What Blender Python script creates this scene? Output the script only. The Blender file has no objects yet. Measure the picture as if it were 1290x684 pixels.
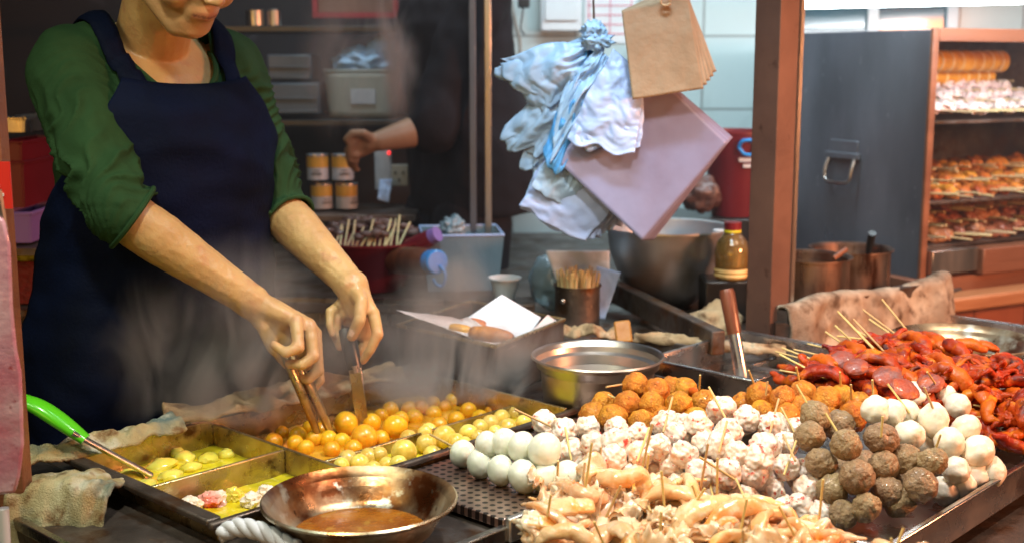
import bpy, bmesh, math, random
from mathutils import Vector, Matrix, noise, Euler
from mathutils.bvhtree import BVHTree
random.seed(7)
R = math.radians
scn = bpy.context.scene
COL = scn.collection
V = Vector

# ------------------------------------------------------------------ camera and the picture-to-place helper
FPX, PITCH, EYE = 1558.0, R(9.7), 1.42
def ray(px, py):
    a = (px - 645) / FPX; b = -(py - 342) / FPX
    return V((a, math.cos(PITCH) + b * math.sin(PITCH), -math.sin(PITCH) + b * math.cos(PITCH)))
def atz(px, py, z):
    r = ray(px, py); return V((0, 0, EYE)) + r * ((z - EYE) / r.z)
def aty(px, py, y):
    r = ray(px, py); return V((0, 0, EYE)) + r * (y / r.y)

cam = bpy.data.cameras.new('camera'); camo = bpy.data.objects.new('camera', cam); COL.objects.link(camo)
camo.location = (0, 0, EYE); camo.rotation_euler = (R(90) - PITCH, 0, 0)
cam.sensor_width = 36; cam.lens = FPX / 1290 * 36; cam.clip_end = 200; cam.clip_start = .05
cam.dof.use_dof = True; cam.dof.focus_distance = 1.85; cam.dof.aperture_fstop = 4.0
scn.camera = camo
scn.view_settings.view_transform = 'Standard'; scn.view_settings.look = 'None'; scn.view_settings.exposure = 0
scn.cycles.use_denoising = True
scn.cycles.max_bounces = 8; scn.cycles.transparent_max_bounces = 12
scn.cycles.volume_bounces = 0; scn.cycles.volume_step_rate = .6; scn.cycles.volume_max_steps = 96
scn.cycles.sample_clamp_indirect = 3
scn.cycles.caustics_reflective = False; scn.cycles.caustics_refractive = False

# counter frame: u runs along the stall (left-front to right-back), v runs from the cook to the customer
O = V((-.67, 1.805, 0)); U = V((.682, .731, 0)); W = V((.731, -.682, 0))
def uv(u, v, z=0): return O + U * u + W * v + V((0, 0, z))
UROT = math.atan2(U.y, U.x)

# ------------------------------------------------------------------ object helpers
def tag(o, label=None, cat=None, group=None, kind=None):
    if label: o['label'] = label
    if cat: o['category'] = cat
    if group: o['group'] = group
    if kind: o['kind'] = kind
    return o
def thing(name, label, cat, loc=(0, 0, 0), rz=0, group=None):
    o = bpy.data.objects.new(name, None); COL.objects.link(o); o.empty_display_size = .03
    o.location = loc; o.rotation_euler = (0, 0, rz)
    return tag(o, label, cat, group)
def link(name, me, mats, parent=None, loc=None, rot=None):
    o = bpy.data.objects.new(name, me); COL.objects.link(o)
    if parent is not None:
        o.parent = parent
    if loc is not None: o.location = loc
    if rot is not None: o.rotation_euler = rot
    return o
def dup(src, loc=None, rot=None, label=None, scale=None):
    c = src.copy(); COL.objects.link(c)
    if loc is not None: c.location = loc
    if rot is not None: c.rotation_euler = rot
    if scale is not None: c.scale = scale
    if label: c['label'] = label
    for ch in list(src.children):
        k = ch.copy(); COL.objects.link(k); k.parent = c
        for g in list(ch.children):
            q = g.copy(); COL.objects.link(q); q.parent = k
    return c
def local(parent, p):
    """a world point in the frame of an upright thing (location + rotation about z only)"""
    q = V(p) - V(parent.location); return Matrix.Rotation(-parent.rotation_euler.z, 3, 'Z') @ q

class MB:
    def __init__(s): s.v = []; s.f = []; s.m = []; s.mi = 0
    def add(s, vs, fs):
        n = len(s.v); s.v += [V(p) for p in vs]; s.f += [tuple(i + n for i in f) for f in fs]; s.m += [s.mi] * len(fs); return s
    def box(s, c, d, rot=None):
        c = V(c); hx, hy, hz = d[0] / 2, d[1] / 2, d[2] / 2
        M = Euler(rot).to_matrix() if isinstance(rot, (tuple, list)) else (Matrix.Rotation(rot, 3, 'Z') if rot else Matrix.Identity(3))
        ps = [c + M @ V((x * hx, y * hy, z * hz)) for z in (-1, 1) for x, y in ((-1, -1), (1, -1), (1, 1), (-1, 1))]
        return s.add(ps, [(3, 2, 1, 0), (4, 5, 6, 7), (0, 1, 5, 4), (1, 2, 6, 5), (2, 3, 7, 6), (3, 0, 4, 7)])
    def frame_box(s, a, b, w, h, up=(0, 0, 1)):
        a = V(a); b = V(b); d = (b - a).normalized(); side = d.cross(V(up)).normalized(); upv = side.cross(d)
        ps = [q + side * (x * w / 2) + upv * (y * h / 2) for q in (a, b) for x, y in ((-1, -1), (1, -1), (1, 1), (-1, 1))]
        return s.add(ps, [(0, 1, 2, 3), (7, 6, 5, 4), (4, 5, 1, 0), (5, 6, 2, 1), (6, 7, 3, 2), (7, 4, 0, 3)])
    def prism(s, pts, z0, z1):
        n = len(pts)
        ps = [V((p[0], p[1], z0)) for p in pts] + [V((p[0], p[1], z1)) for p in pts]
        return s.add(ps, [tuple(range(n - 1, -1, -1)), tuple(range(n, 2 * n))] + [(i, (i + 1) % n, n + (i + 1) % n, n + i) for i in range(n)])
    def tube(s, pts, rs, n=10, caps=True, flat=1.0, closed=False, up=None):
        pts = [V(p) for p in pts]
        if not isinstance(rs, (list, tuple)): rs = [rs] * len(pts)
        m = len(pts); base = []; prev = None
        for i, p in enumerate(pts):
            if closed: t = (pts[(i + 1) % m] - pts[i - 1]).normalized()
            else: t = (pts[min(i + 1, m - 1)] - pts[max(i - 1, 0)]).normalized()
            if prev is None:
                r0 = V(up) if up else (V((0, 0, 1)) if abs(t.z) < .9 else V((1, 0, 0)))
            else: r0 = prev
            x = (r0 - t * r0.dot(t)).normalized(); prev = x; y = t.cross(x)
            base += [p + (x * math.cos(2 * math.pi * k / n) * flat + y * math.sin(2 * math.pi * k / n)) * rs[i] for k in range(n)]
        fs = []
        for i in range(m if closed else m - 1):
            j = (i + 1) % m
            fs += [(i * n + k, i * n + (k + 1) % n, j * n + (k + 1) % n, j * n + k) for k in range(n)]
        if caps and not closed:
            fs += [tuple(range(n - 1, -1, -1)), tuple((m - 1) * n + k for k in range(n))]
        return s.add(base, fs)
    def lathe(s, prof, n=48, c=(0, 0, 0), M=None, cap0=False, cap1=False):
        c = V(c); ps = []
        for r, z in prof:
            for k in range(n):
                a = 2 * math.pi * k / n; p = V((r * math.cos(a), r * math.sin(a), z))
                ps.append(c + (M @ p if M else p))
        fs = [(i * n + k, i * n + (k + 1) % n, (i + 1) * n + (k + 1) % n, (i + 1) * n + k) for i in range(len(prof) - 1) for k in range(n)]
        if cap0: fs.append(tuple(range(n - 1, -1, -1)))
        if cap1: fs.append(tuple((len(prof) - 1) * n + k for k in range(n)))
        return s.add(ps, fs)
    def grid(s, fn, nu, nv, closed_u=False):
        ps = [V(fn(i / (nu if closed_u else nu - 1), j / (nv - 1))) for j in range(nv) for i in range(nu)]
        fs = []
        for j in range(nv - 1):
            for i in range(nu if closed_u else nu - 1):
                k = (i + 1) % nu
                fs.append((j * nu + i, j * nu + k, (j + 1) * nu + k, (j + 1) * nu + i))
        return s.add(ps, fs)
    def blob(s, c, r, sub=3, amp=.0, freq=1.5, seed=0, M=None):
        bm = bmesh.new(); bmesh.ops.create_icosphere(bm, subdivisions=sub, radius=1)
        c = V(c); rr = V(r) if isinstance(r, (tuple, list, Vector)) else V((r, r, r)); ps = []
        for v in bm.verts:
            d = v.co.normalized(); k = 1 + amp * noise.noise(d * freq + V((seed * 3.1, seed * 1.7, seed))) + amp * .45 * noise.noise(d * freq * 2.7 + V((seed, 5, seed * 2)))
            p = V((d.x * rr.x, d.y * rr.y, d.z * rr.z)) * k
            ps.append(c + (M @ p if M else p))
        fs = [tuple(v.index for v in f.verts) for f in bm.faces]; bm.free()
        return s.add(ps, fs)
    def mesh(s, name, mats, smooth=True, sharp=None, weld=False):
        me = bpy.data.meshes.new(name); me.from_pydata([tuple(v) for v in s.v], [], s.f)
        for m in (mats if isinstance(mats, (list, tuple)) else [mats]): me.materials.append(m)
        for p, mi in zip(me.polygons, s.m): p.material_index = mi; p.use_smooth = smooth
        me.update()
        if sharp: me.set_sharp_from_angle(angle=R(sharp))
        return me
    def build(s, name, mats, parent=None, smooth=True, sharp=35, bevel=0, solid=0, world=True, subsurf=0):
        """world=True: the points were given in world space; they are put into the parent's frame"""
        if parent is not None and world:
            Mi = (Matrix.Translation(V(parent_loc(parent))) @ Matrix.Rotation(parent_rz(parent), 4, 'Z')).inverted()
            s.v = [Mi @ p for p in s.v]
        me = s.mesh(name, mats, smooth, sharp)
        o = link(name, me, None, parent)
        if solid:
            m = o.modifiers.new('solid', 'SOLIDIFY'); m.thickness = solid; m.offset = 0
        if bevel:
            m = o.modifiers.new('bevel', 'BEVEL'); m.width = bevel; m.segments = 2; m.limit_method = 'ANGLE'; m.angle_limit = R(40)
        if subsurf:
            m = o.modifiers.new('sub', 'SUBSURF'); m.levels = subsurf; m.render_levels = subsurf
        return o
def parent_loc(p):
    q = V(p.location)
    while p.parent: p = p.parent; q = V(p.location) + q
    return q
def parent_rz(p):
    while p.parent: p = p.parent
    return p.rotation_euler.z

# ------------------------------------------------------------------ materials (all procedural)
def mat(name, c1, c2=None, scale=6, rough=.5, metal=0, bump=0, bscale=60, sss=0, coat=0, trans=0, spots=(), rough2=None,
        stretch=None, emit=None, alpha=1, spec=.5, lohi=(.35, .65), attr=None, ior=1.45, sheen=0, space='Object', sssr=(1, .4, .2), rnd=True, hue=0):
    m = bpy.data.materials.new(name); m.use_nodes = True; nt = m.node_tree; N = nt.nodes; L = nt.links
    b = N['Principled BSDF']
    tc = N.new('ShaderNodeTexCoord'); vec = tc.outputs[space]
    if rnd:
        oi = N.new('ShaderNodeObjectInfo'); mu = N.new('ShaderNodeMath'); mu.operation = 'MULTIPLY'; mu.inputs[1].default_value = 17
        L.new(oi.outputs['Random'], mu.inputs[0]); ad = N.new('ShaderNodeVectorMath'); L.new(vec, ad.inputs[0]); L.new(mu.outputs[0], ad.inputs[1]); vec = ad.outputs[0]
    if stretch:
        mp = N.new('ShaderNodeMapping'); mp.inputs['Scale'].default_value = stretch; L.new(vec, mp.inputs[0]); vec = mp.outputs[0]
    def nz(sc, det=5, off=0, rg=.55):
        n = N.new('ShaderNodeTexNoise'); n.inputs['Scale'].default_value = sc; n.inputs['Detail'].default_value = det; n.inputs['Roughness'].default_value = rg
        if off:
            a = N.new('ShaderNodeVectorMath'); a.inputs[1].default_value = (off, off * 1.3, off * .7); L.new(vec, a.inputs[0]); L.new(a.outputs[0], n.inputs['Vector'])
        else: L.new(vec, n.inputs['Vector'])
        return n.outputs['Fac']
    def mr(src, lo, hi, a=0, c=1):
        r = N.new('ShaderNodeMapRange'); r.inputs['From Min'].default_value = lo; r.inputs['From Max'].default_value = hi
        r.inputs['To Min'].default_value = a; r.inputs['To Max'].default_value = c; L.new(src, r.inputs['Value']); return r.outputs[0]
    def mix(f, a, c):
        x = N.new('ShaderNodeMix'); x.data_type = 'RGBA'
        if hasattr(f, 'links'): L.new(f, x.inputs['Factor'])
        else: x.inputs['Factor'].default_value = f
        for i, q in ((6, a), (7, c)):
            if hasattr(q, 'links'): L.new(q, x.inputs[i])
            else: x.inputs[i].default_value = (*q, 1)
        return x.outputs[2]
    col = c1
    f = mr(nz(scale), *lohi)
    if c2 is not None: col = mix(f, c1, c2)
    for i, (sc, cc, lo, hi) in enumerate(spots): col = mix(mr(nz(sc, 6, 3.3 + i * 2.1), lo, hi), col, cc)
    if attr:
        at = N.new('ShaderNodeAttribute'); at.attribute_name = 'paint'
        x = N.new('ShaderNodeMix'); x.data_type = 'RGBA'; L.new(at.outputs['Alpha'], x.inputs['Factor'])
        if hasattr(col, 'links'): L.new(col, x.inputs[6])
        else: x.inputs[6].default_value = (*col, 1)
        L.new(at.outputs['Color'], x.inputs[7]); col = x.outputs[2]
    if hue:
        oi2 = N.new('ShaderNodeObjectInfo'); hs = N.new('ShaderNodeHueSaturation')
        L.new(mr(oi2.outputs['Random'], 0, 1, .5 - hue * .12, .5 + hue * .12), hs.inputs['Hue']); L.new(mr(oi2.outputs['Random'], 0, 1, 1 - hue, 1 + hue), hs.inputs['Value'])
        if hasattr(col, 'links'): L.new(col, hs.inputs['Color'])
        else: hs.inputs['Color'].default_value = (*col, 1)
        col = hs.outputs[0]
    if hasattr(col, 'links'): L.new(col, b.inputs['Base Color'])
    else: b.inputs['Base Color'].default_value = (*col, 1)
    if sss:
        b.inputs['Subsurface Weight'].default_value = sss; b.inputs['Subsurface Scale'].default_value = .012
        b.inputs['Subsurface Radius'].default_value = sssr
    if rough2 is not None: L.new(mr(nz(scale * 1.7, 5, 9), .35, .65, rough, rough2), b.inputs['Roughness'])
    else: b.inputs['Roughness'].default_value = rough
    b.inputs['Metallic'].default_value = metal; b.inputs['Specular IOR Level'].default_value = spec
    b.inputs['Coat Weight'].default_value = coat; b.inputs['Coat Roughness'].default_value = .08
    b.inputs['Transmission Weight'].default_value = trans; b.inputs['IOR'].default_value = ior; b.inputs['Alpha'].default_value = alpha
    b.inputs['Sheen Weight'].default_value = sheen
    if emit: b.inputs['Emission Color'].default_value = (*emit[0], 1); b.inputs['Emission Strength'].default_value = emit[1]
    if bump:
        bp = N.new('ShaderNodeBump'); bp.inputs['Strength'].default_value = bump; bp.inputs['Distance'].default_value = .004
        L.new(nz(bscale, 4, 1.7, .6), bp.inputs['Height']); L.new(bp.outputs[0], b.inputs['Normal'])
    return m

M = {}
M['steel'] = mat('brushed_steel', (.52, .50, .48), (.40, .37, .34), 5, .22, 1, .15, 240, rough2=.42, stretch=(1, 1, .12), spots=[(14, (.22, .15, .10), .60, .75)])
M['steel_dark'] = mat('grimy_steel', (.20, .165, .145), (.075, .055, .045), 7, .32, .8, .35, 90, rough2=.62, spots=[(20, (.11, .05, .02), .52, .68), (60, (.30, .22, .15), .64, .72)])
M['steel_tray'] = mat('tray_steel', (.62, .59, .57), (.45, .42, .41), 9, .18, 1, .08, 160, rough2=.36)
M['steel_brass'] = mat('oily_steel', (.56, .45, .25), (.38, .25, .10), 14, .2, .9, .2, 80, rough2=.38, spots=[(25, (.12, .06, .02), .57, .72)])
M['steel_cab'] = mat('cabinet_steel', (.19, .21, .245), (.10, .118, .145), 2.4, .26, .45, .12, 200, rough2=.5, stretch=(1, 1, .4), spots=[(1.8, (.28, .30, .36), .50, .74), (46, (.30, .32, .36), .66, .74)])  # broad pale patches paint in a hazy highlight; the fine ones are scuffs
M['pan_burnt'] = mat('burnt_pan', (.64, .54, .36), (.36, .15, .045), 7, .22, .9, .15, 60, rough2=.40, lohi=(.40, .58), spots=[(9, (.13, .035, .010), .50, .64), (20, (.76, .72, .58), .56, .66), (60, (.10, .04, .015), .62, .72)])
M['pot'] = mat('pot_steel', (.56, .50, .45), (.42, .36, .31), 5, .30, 1, .05, 200, rough2=.40, stretch=(1, 1, .1))
M['stick'] = mat('bamboo', (.68, .50, .22), (.54, .36, .13), 40, .55, 0, .2, 120, stretch=(1, 1, .2), spots=[(30, (.34, .17, .05), .62, .72)], hue=.15)
M['stick_pale'] = mat('pale_bamboo', (.66, .55, .33), (.55, .42, .2), 40, .6, 0, .2, 120, hue=.15)
M['egg'] = mat('white_fish_ball', (.84, .84, .74), (.76, .78, .62), 1.1, .28, 0, .12, 3, sss=.2, coat=.3, spots=[(1.4, (.70, .62, .34), .64, .8)], hue=.05, sssr=(.7, .55, .42))
M['ballwhite'] = mat('cream_fish_ball', (.84, .78, .66), (.80, .70, .52), 1.2, .4, 0, .2, 5, sss=.2, coat=.15, spots=[(2.2, (.80, .55, .32), .64, .8)], hue=.05, sssr=(.7, .55, .42))
M['orangeball'] = mat('fried_fish_ball', (.70, .27, .016), (.50, .14, .006), 1.4, .5, 0, .9, 8, spots=[(2.2, (.28, .07, .005), .54, .72), (6, (.84, .46, .08), .58, .70), (11, (.20, .05, .004), .62, .72)], hue=.08, coat=.12)
M['meatball'] = mat('beef_ball', (.36, .235, .115), (.24, .15, .075), 1.6, .48, 0, .9, 6, coat=.25, spots=[(9, (.52, .40, .24), .60, .70), (4, (.12, .07, .035), .58, .72)], hue=.10)
M['lobster'] = mat('lobster_ball', (.88, .81, .71), (.86, .68, .54), 1.3, .3, 0, .3, 3, sss=.15, coat=.35, spots=[(1.5, (.85, .48, .28), .53, .66), (2.2, (.72, .09, .05), .585, .66), (3.0, (.90, .87, .80), .62, .70)], hue=.03, sssr=(.7, .55, .42))
M['soupball'] = mat('soup_fish_ball', (.84, .45, .02), (.74, .33, .010), 1.2, .28, 0, .12, 5, sss=.15, coat=.35, hue=.1, spots=[(2.5, (.62, .22, .01), .6, .75)])
M['paleball'] = mat('pale_soup_ball', (.80, .60, .15), (.68, .44, .06), 1.2, .22, 0, .06, 3, sss=.15, coat=.5, hue=.1, sssr=(.7, .55, .42))
M['broth_o'] = mat('orange_broth', (.52, .22, .012), (.72, .38, .03), 18, .06, 0, .5, 45, coat=1, spots=[(60, (.80, .50, .08), .6, .68)])
M['broth_y'] = mat('yellow_broth', (.66, .52, .012), (.76, .64, .03), 14, .05, 0, .35, 30, coat=1, spots=[(70, (.85, .75, .15), .6, .66)])
M['radish'] = mat('stewed_radish', (.84, .74, .14), (.76, .62, .06), 20, .14, 0, .1, 40, sss=.2, coat=.8)
M['squid'] = mat('stewed_squid', (.82, .42, .15), (.86, .60, .36), 22, .2, 0, .6, 70, sss=.3, coat=.6, spots=[(40, (.90, .76, .58), .56, .68), (17, (.84, .28, .02), .55, .68)], hue=.08, sssr=(.7, .55, .42))
M['squid2'] = mat('pale_squid', (.84, .68, .50), (.84, .52, .30), 20, .22, 0, .6, 70, sss=.3, coat=.6, spots=[(24, (.84, .38, .10), .56, .68), (50, (.92, .84, .72), .6, .7)], hue=.05, sssr=(.7, .55, .42))
M['red'] = mat('red_glaze', (.46, .055, .004), (.22, .012, .002), 16, .42, 0, 1.0, 75, coat=.06, spec=.35, spots=[(26, (.64, .16, .008), .54, .68), (34, (.06, .004, .002), .54, .68)], hue=.04)
M['red_or'] = mat('orange_sausage', (.60, .12, .006), (.36, .035, .003), 16, .42, 0, .7, 75, coat=.06, spec=.35, spots=[(30, (.18, .012, .002), .54, .7), (18, (.76, .24, .015), .58, .7)], hue=.04)
M['purple'] = mat('glazed_slice', (.16, .065, .06), (.36, .05, .012), 22, .42, 0, .8, 80, coat=.1, spots=[(30, (.46, .08, .008), .5, .62)])
M['skin'] = mat('skin', (.54, .345, .145), (.43, .245, .10), 11, .32, 0, .4, 75, sss=.15, rough2=.5, spots=[(30, (.42, .19, .09), .58, .78), (130, (.36, .19, .09), .66, .76)], attr=True, rnd=False)
M['green'] = mat('green_jersey', (.022, .060, .022), (.014, .041, .014), 14, .85, 0, .3, 420, spec=.2)
M['navy'] = mat('navy_apron', (.0016, .0050, .024), (.0012, .003, .011), 6, .75, 0, .35, 160, spec=.12)
M['black'] = mat('black_cloth', (.0130, .0110, .0140), (.009, .008, .010), 8, .9, 0, .3, 150, spec=.2)
M['hair'] = mat('black_hair', (.012, .009, .008), (.005, .004, .004), 30, .4, 0, .6, 120)
M['towel'] = mat('grimy_towel', (.52, .38, .22), (.32, .19, .09), 12, .95, 0, 1.0, 420, spots=[(11, (.58, .50, .34), .50, .62), (26, (.12, .06, .025), .54, .68), (7, (.24, .11, .045), .52, .66)])
M['towel_y'] = mat('greasy_towel', (.54, .50, .30), (.36, .27, .12), 12, .95, 0, 1.0, 420, spots=[(8, (.12, .18, .17), .52, .64), (18, (.62, .60, .46), .54, .66), (30, (.18, .09, .03), .56, .70)])
M['towel_gr'] = mat('grey_towel', (.40, .32, .23), (.22, .16, .11), 9, .95, 0, 1.0, 300, spots=[(16, (.10, .06, .035), .52, .68), (9, (.52, .45, .34), .53, .66), (34, (.12, .07, .04), .58, .70)])
M['tile'] = None
M['bag_blue'] = mat('blue_plastic', (.40, .62, .90), (.44, .66, .92), 6, .40, 0, .25, 40, trans=.2, coat=.1)
M['bag_deep'] = mat('deep_blue_plastic', (.05, .30, .70), (.12, .40, .80), 12, .3, 0, .4, 60, trans=.1, coat=.15)
M['bag_white'] = mat('white_plastic', (.40, .54, .86), (.44, .58, .88), 6, .45, 0, .35, 40, trans=.1, coat=.05)
M['bag_pale'] = mat('pale_blue_paper', (.34, .46, .76), (.40, .50, .74), 8, .6, 0, .3, 50)
M['paper_pink'] = mat('lilac_sheet', (.17, .155, .24), (.24, .26, .42), 3.5, .45, 0, .15, 30, coat=.15)
M['kraft'] = mat('kraft_paper', (.30, .22, .14), (.23, .16, .095), 8, .75, 0, .6, 45, spots=[(5, (.17, .11, .06), .58, .8)])
M['white'] = mat('white_ceramic', (.72, .76, .78), (.66, .70, .73), 6, .35)
M['paper'] = mat('white_paper', (.70, .72, .78), (.64, .64, .70), 7, .7, 0, .2, 40)
M['paper_w'] = mat('greaseproof_paper', (.66, .58, .57), (.60, .48, .46), 7, .6, 0, .2, 40)
M['clear'] = mat('clear_plastic', (.45, .60, .68), (.36, .50, .58), 9, .2, 0, .7, 28, trans=.55, coat=.4, stretch=(1, 1, .3))
M['glass'] = mat('clear_glass', (.85, .9, .9), None, rough=.04, trans=1)
M['post_br'] = mat('brown_painted_post', (.15, .075, .052), (.11, .055, .04), 7, .36, .2, .15, 60, rough2=.5, spots=[(26, (.05, .02, .015), .62, .75)])
M['wood'] = mat('brown_wood', (.25, .10, .05), (.16, .06, .03), 6, .4, 0, .3, 60, stretch=(.3, 3, 3))
M['wood_dark'] = mat('dark_wood_handle', (.16, .045, .02), (.09, .025, .012), 14, .35, 0, .3, 80, stretch=(3, 3, .4), coat=.2)
M['wood_pale'] = mat('ochre_wood', (.48, .22, .05), (.38, .15, .03), 14, .45, 0, .3, 80)
M['gplastic'] = mat('green_plastic', (.10, .62, .015), (.09, .55, .012), 5, .25, coat=.5)
M['rplastic'] = mat('red_plastic', (.15, .006, .014), (.12, .005, .011), 5, .4, coat=.1)
M['pplastic'] = mat('purple_plastic', (.28, .16, .42), (.24, .13, .38), 5, .35)
M['bplastic'] = mat('blue_plastic_cap', (.015, .25, .66), (.012, .21, .58), 5, .28, coat=.4)
M['blk'] = mat('black_plastic', (.012, .012, .013), (.02, .02, .02), 9, .3)
M['ochre'] = mat('ochre_can', (.42, .23, .035), (.36, .2, .03), 9, .35)
M['canwhite'] = mat('can_label', (.36, .38, .42), (.28, .3, .34), 30, .4)
M['meat'] = mat('brown_meat', (.13, .065, .05), (.07, .035, .03), 22, .4, 0, .7, 60, coat=.3)
M['bred'] = mat('bright_red_sign', (.62, .015, .012), (.55, .012, .01), 4, .45)
M['pinkslab'] = mat('pink_speckled', (.72, .46, .54), (.60, .28, .38), 16, .25, 0, .5, 40, coat=.5, spots=[(45, (.25, .02, .04), .64, .70), (9, (.55, .10, .17), .54, .70)])
M['oil'] = mat('golden_oil', (.62, .42, .16), (.50, .30, .09), 9, .06, coat=.6, trans=.75)
M['cap'] = mat('dark_red_cap', (.16, .012, .02), None, rough=.4)
M['yellow'] = mat('yellow_fruit', (.72, .62, .03), (.55, .5, .02), 22, .45, 0, .4, 60)
M['spiral'] = mat('golden_roll', (.62, .31, .03), (.46, .19, .015), 20, .45, 0, .5, 60, coat=.15, spots=[(30, (.28, .10, .02), .58, .7)])
M['whiteroll'] = mat('white_fish', (.72, .66, .62), (.55, .45, .48), 25, .35, 0, .5, 60, coat=.4, sss=.1, sssr=(.7, .55, .42))
M['grill'] = mat('grilled_orange', (.66, .27, .035), (.30, .075, .012), 34, .45, 0, .6, 80, coat=.2, hue=.12, spots=[(50, (.10, .03, .01), .56, .68)])
M['grillbrown'] = mat('grilled_brown', (.34, .13, .055), (.13, .04, .02), 30, .4, 0, .6, 70, coat=.3, hue=.12, spots=[(40, (.55, .30, .18), .6, .7), (60, (.05, .02, .01), .58, .68)])
M['darkwall'] = mat('dark_wall', (.016, .012, .014), (.022, .018, .021), 3, .8, spots=[(9, (.05, .045, .055), .62, .74)])  # near-black tone with slightly paler blotches
M['ground'] = mat('wet_ground', (.05, .03, .028), (.03, .02, .02), 3, .35, 0, .4, 20)
M['tube'] = mat('fluorescent_glow', (1, 1, 1), None, emit=((.86, .97, 1), 14))
M['bulb'] = mat('bulb_glow', (1, .8, .5), None, emit=((1, .72, .4), 6))
M['led'] = mat('red_led', (.9, .02, .02), None, emit=((1, .03, .03), 2))
M['sauce'] = mat('dark_sauce', (.03, .012, .006), (.012, .006, .004), 20, .12, 0, .8, 60, coat=.8, spots=[(80, (.28, .13, .03), .62, .68)])
M['frame_red'] = mat('red_frame', (.26, .02, .035), None, rough=.45)
M['frame_tan'] = mat('tan_picture', (.20, .10, .065), (.14, .07, .05), 5, .6)
M['plastic_gr'] = mat('grey_plastic', (.075, .085, .10), (.05, .06, .072), 8, .4)
M['tub'] = mat('cream_tub', (.30, .30, .27), (.25, .25, .22), 6, .45)
M['lamp_shade'] = mat('red_lamp_shade', (.5, .02, .01), None, rough=.4)

def tile_mat(name, col, mort, w, h, vertical=True):
    m = bpy.data.materials.new(name); m.use_nodes = True; nt = m.node_tree; N = nt.nodes; L = nt.links; b = N['Principled BSDF']
    tc = N.new('ShaderNodeTexCoord'); sp = N.new('ShaderNodeSeparateXYZ'); cb = N.new('ShaderNodeCombineXYZ')
    L.new(tc.outputs['Object'], sp.inputs[0]); L.new(sp.outputs[0], cb.inputs[0]); L.new(sp.outputs[2 if vertical else 1], cb.inputs[1])
    br = N.new('ShaderNodeTexBrick'); br.offset = 0; br.inputs['Scale'].default_value = 1; br.inputs['Brick Width'].default_value = w; br.inputs['Row Height'].default_value = h
    br.inputs['Mortar Size'].default_value = .004; br.inputs['Color1'].default_value = (*col, 1); br.inputs['Color2'].default_value = (*[c * .93 for c in col], 1); br.inputs['Mortar'].default_value = (*mort, 1)
    L.new(cb.outputs[0], br.inputs['Vector'])
    nz = N.new('ShaderNodeTexNoise'); nz.inputs['Scale'].default_value = 7; nz.inputs['Detail'].default_value = 6; L.new(tc.outputs['Object'], nz.inputs['Vector'])
    mr = N.new('ShaderNodeMapRange'); mr.inputs['From Min'].default_value = .55; mr.inputs['From Max'].default_value = .78; mr.inputs['To Max'].default_value = .6; L.new(nz.outputs['Fac'], mr.inputs['Value'])
    mx = N.new('ShaderNodeMix'); mx.data_type = 'RGBA'; L.new(mr.outputs[0], mx.inputs['Factor']); L.new(br.outputs['Color'], mx.inputs[6]); mx.inputs[7].default_value = (*[c * .45 for c in col], 1)
    L.new(mx.outputs[2], b.inputs['Base Color']); b.inputs['Roughness'].default_value = .22
    bp = N.new('ShaderNodeBump'); bp.inputs['Distance'].default_value = .002; bp.invert = True; L.new(br.outputs['Fac'], bp.inputs['Height']); L.new(bp.outputs[0], b.inputs['Normal'])
    return m
M['tile'] = tile_mat('white_tiles', (.50, .62, .63), (.25, .29, .29), .22, .25)
M['tile_pink'] = tile_mat('orange_tiles', (.40, .15, .09), (.20, .08, .05), .2, .2)

def catmull(pts, n=6):
    pts = [V(p) for p in pts]; P = [pts[0] * 2 - pts[1]] + pts + [pts[-1] * 2 - pts[-2]]; out = []
    for i in range(1, len(P) - 2):
        for k in range(n):
            t = k / n; a, b, c, d = P[i - 1], P[i], P[i + 1], P[i + 2]
            out.append(.5 * ((2 * b) + (c - a) * t + (2 * a - 5 * b + 4 * c - d) * t * t + (3 * b - a - 3 * c + d) * t ** 3))
    out.append(pts[-1]); return out

M['black_pan'] = mat('blackened_pan', (.055, .032, .022), (.025, .014, .010), 9, .4, .4, .4, 60, rough2=.6, spots=[(22, (.16, .08, .03), .6, .72)])

M['bowl'] = mat('bowl_steel', (.62, .66, .70), (.42, .44, .47), 6, .3, .85, .1, 60, rough2=.42)
# ================================================================== the setting
g = MB(); g.box((0, 6, -.05), (60, 60, .1)); tag(g.build('ground', M['ground']), kind='structure')
w = MB(); w.box((-2.4, 4.42, 1.6), (4.7, .12, 3.2)); tag(w.build('back_wall', M['darkwall']), 'dark wall behind the cook and the helper', 'wall')
w = MB(); w.box((2.2, 4.40, 1.6), (4.44, .12, 3.2)); tag(w.build('tiled_wall', M['tile']), 'pale glazed square tile wall behind the hanging bags', 'wall')
w = MB(); w.box((-2.6, 2.2, 1.4), (.1, 4.3, 2.8)); tag(w.build('side_wall', M['darkwall']), 'dark side wall left of the stall beyond the plastic tubs', 'wall')

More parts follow.
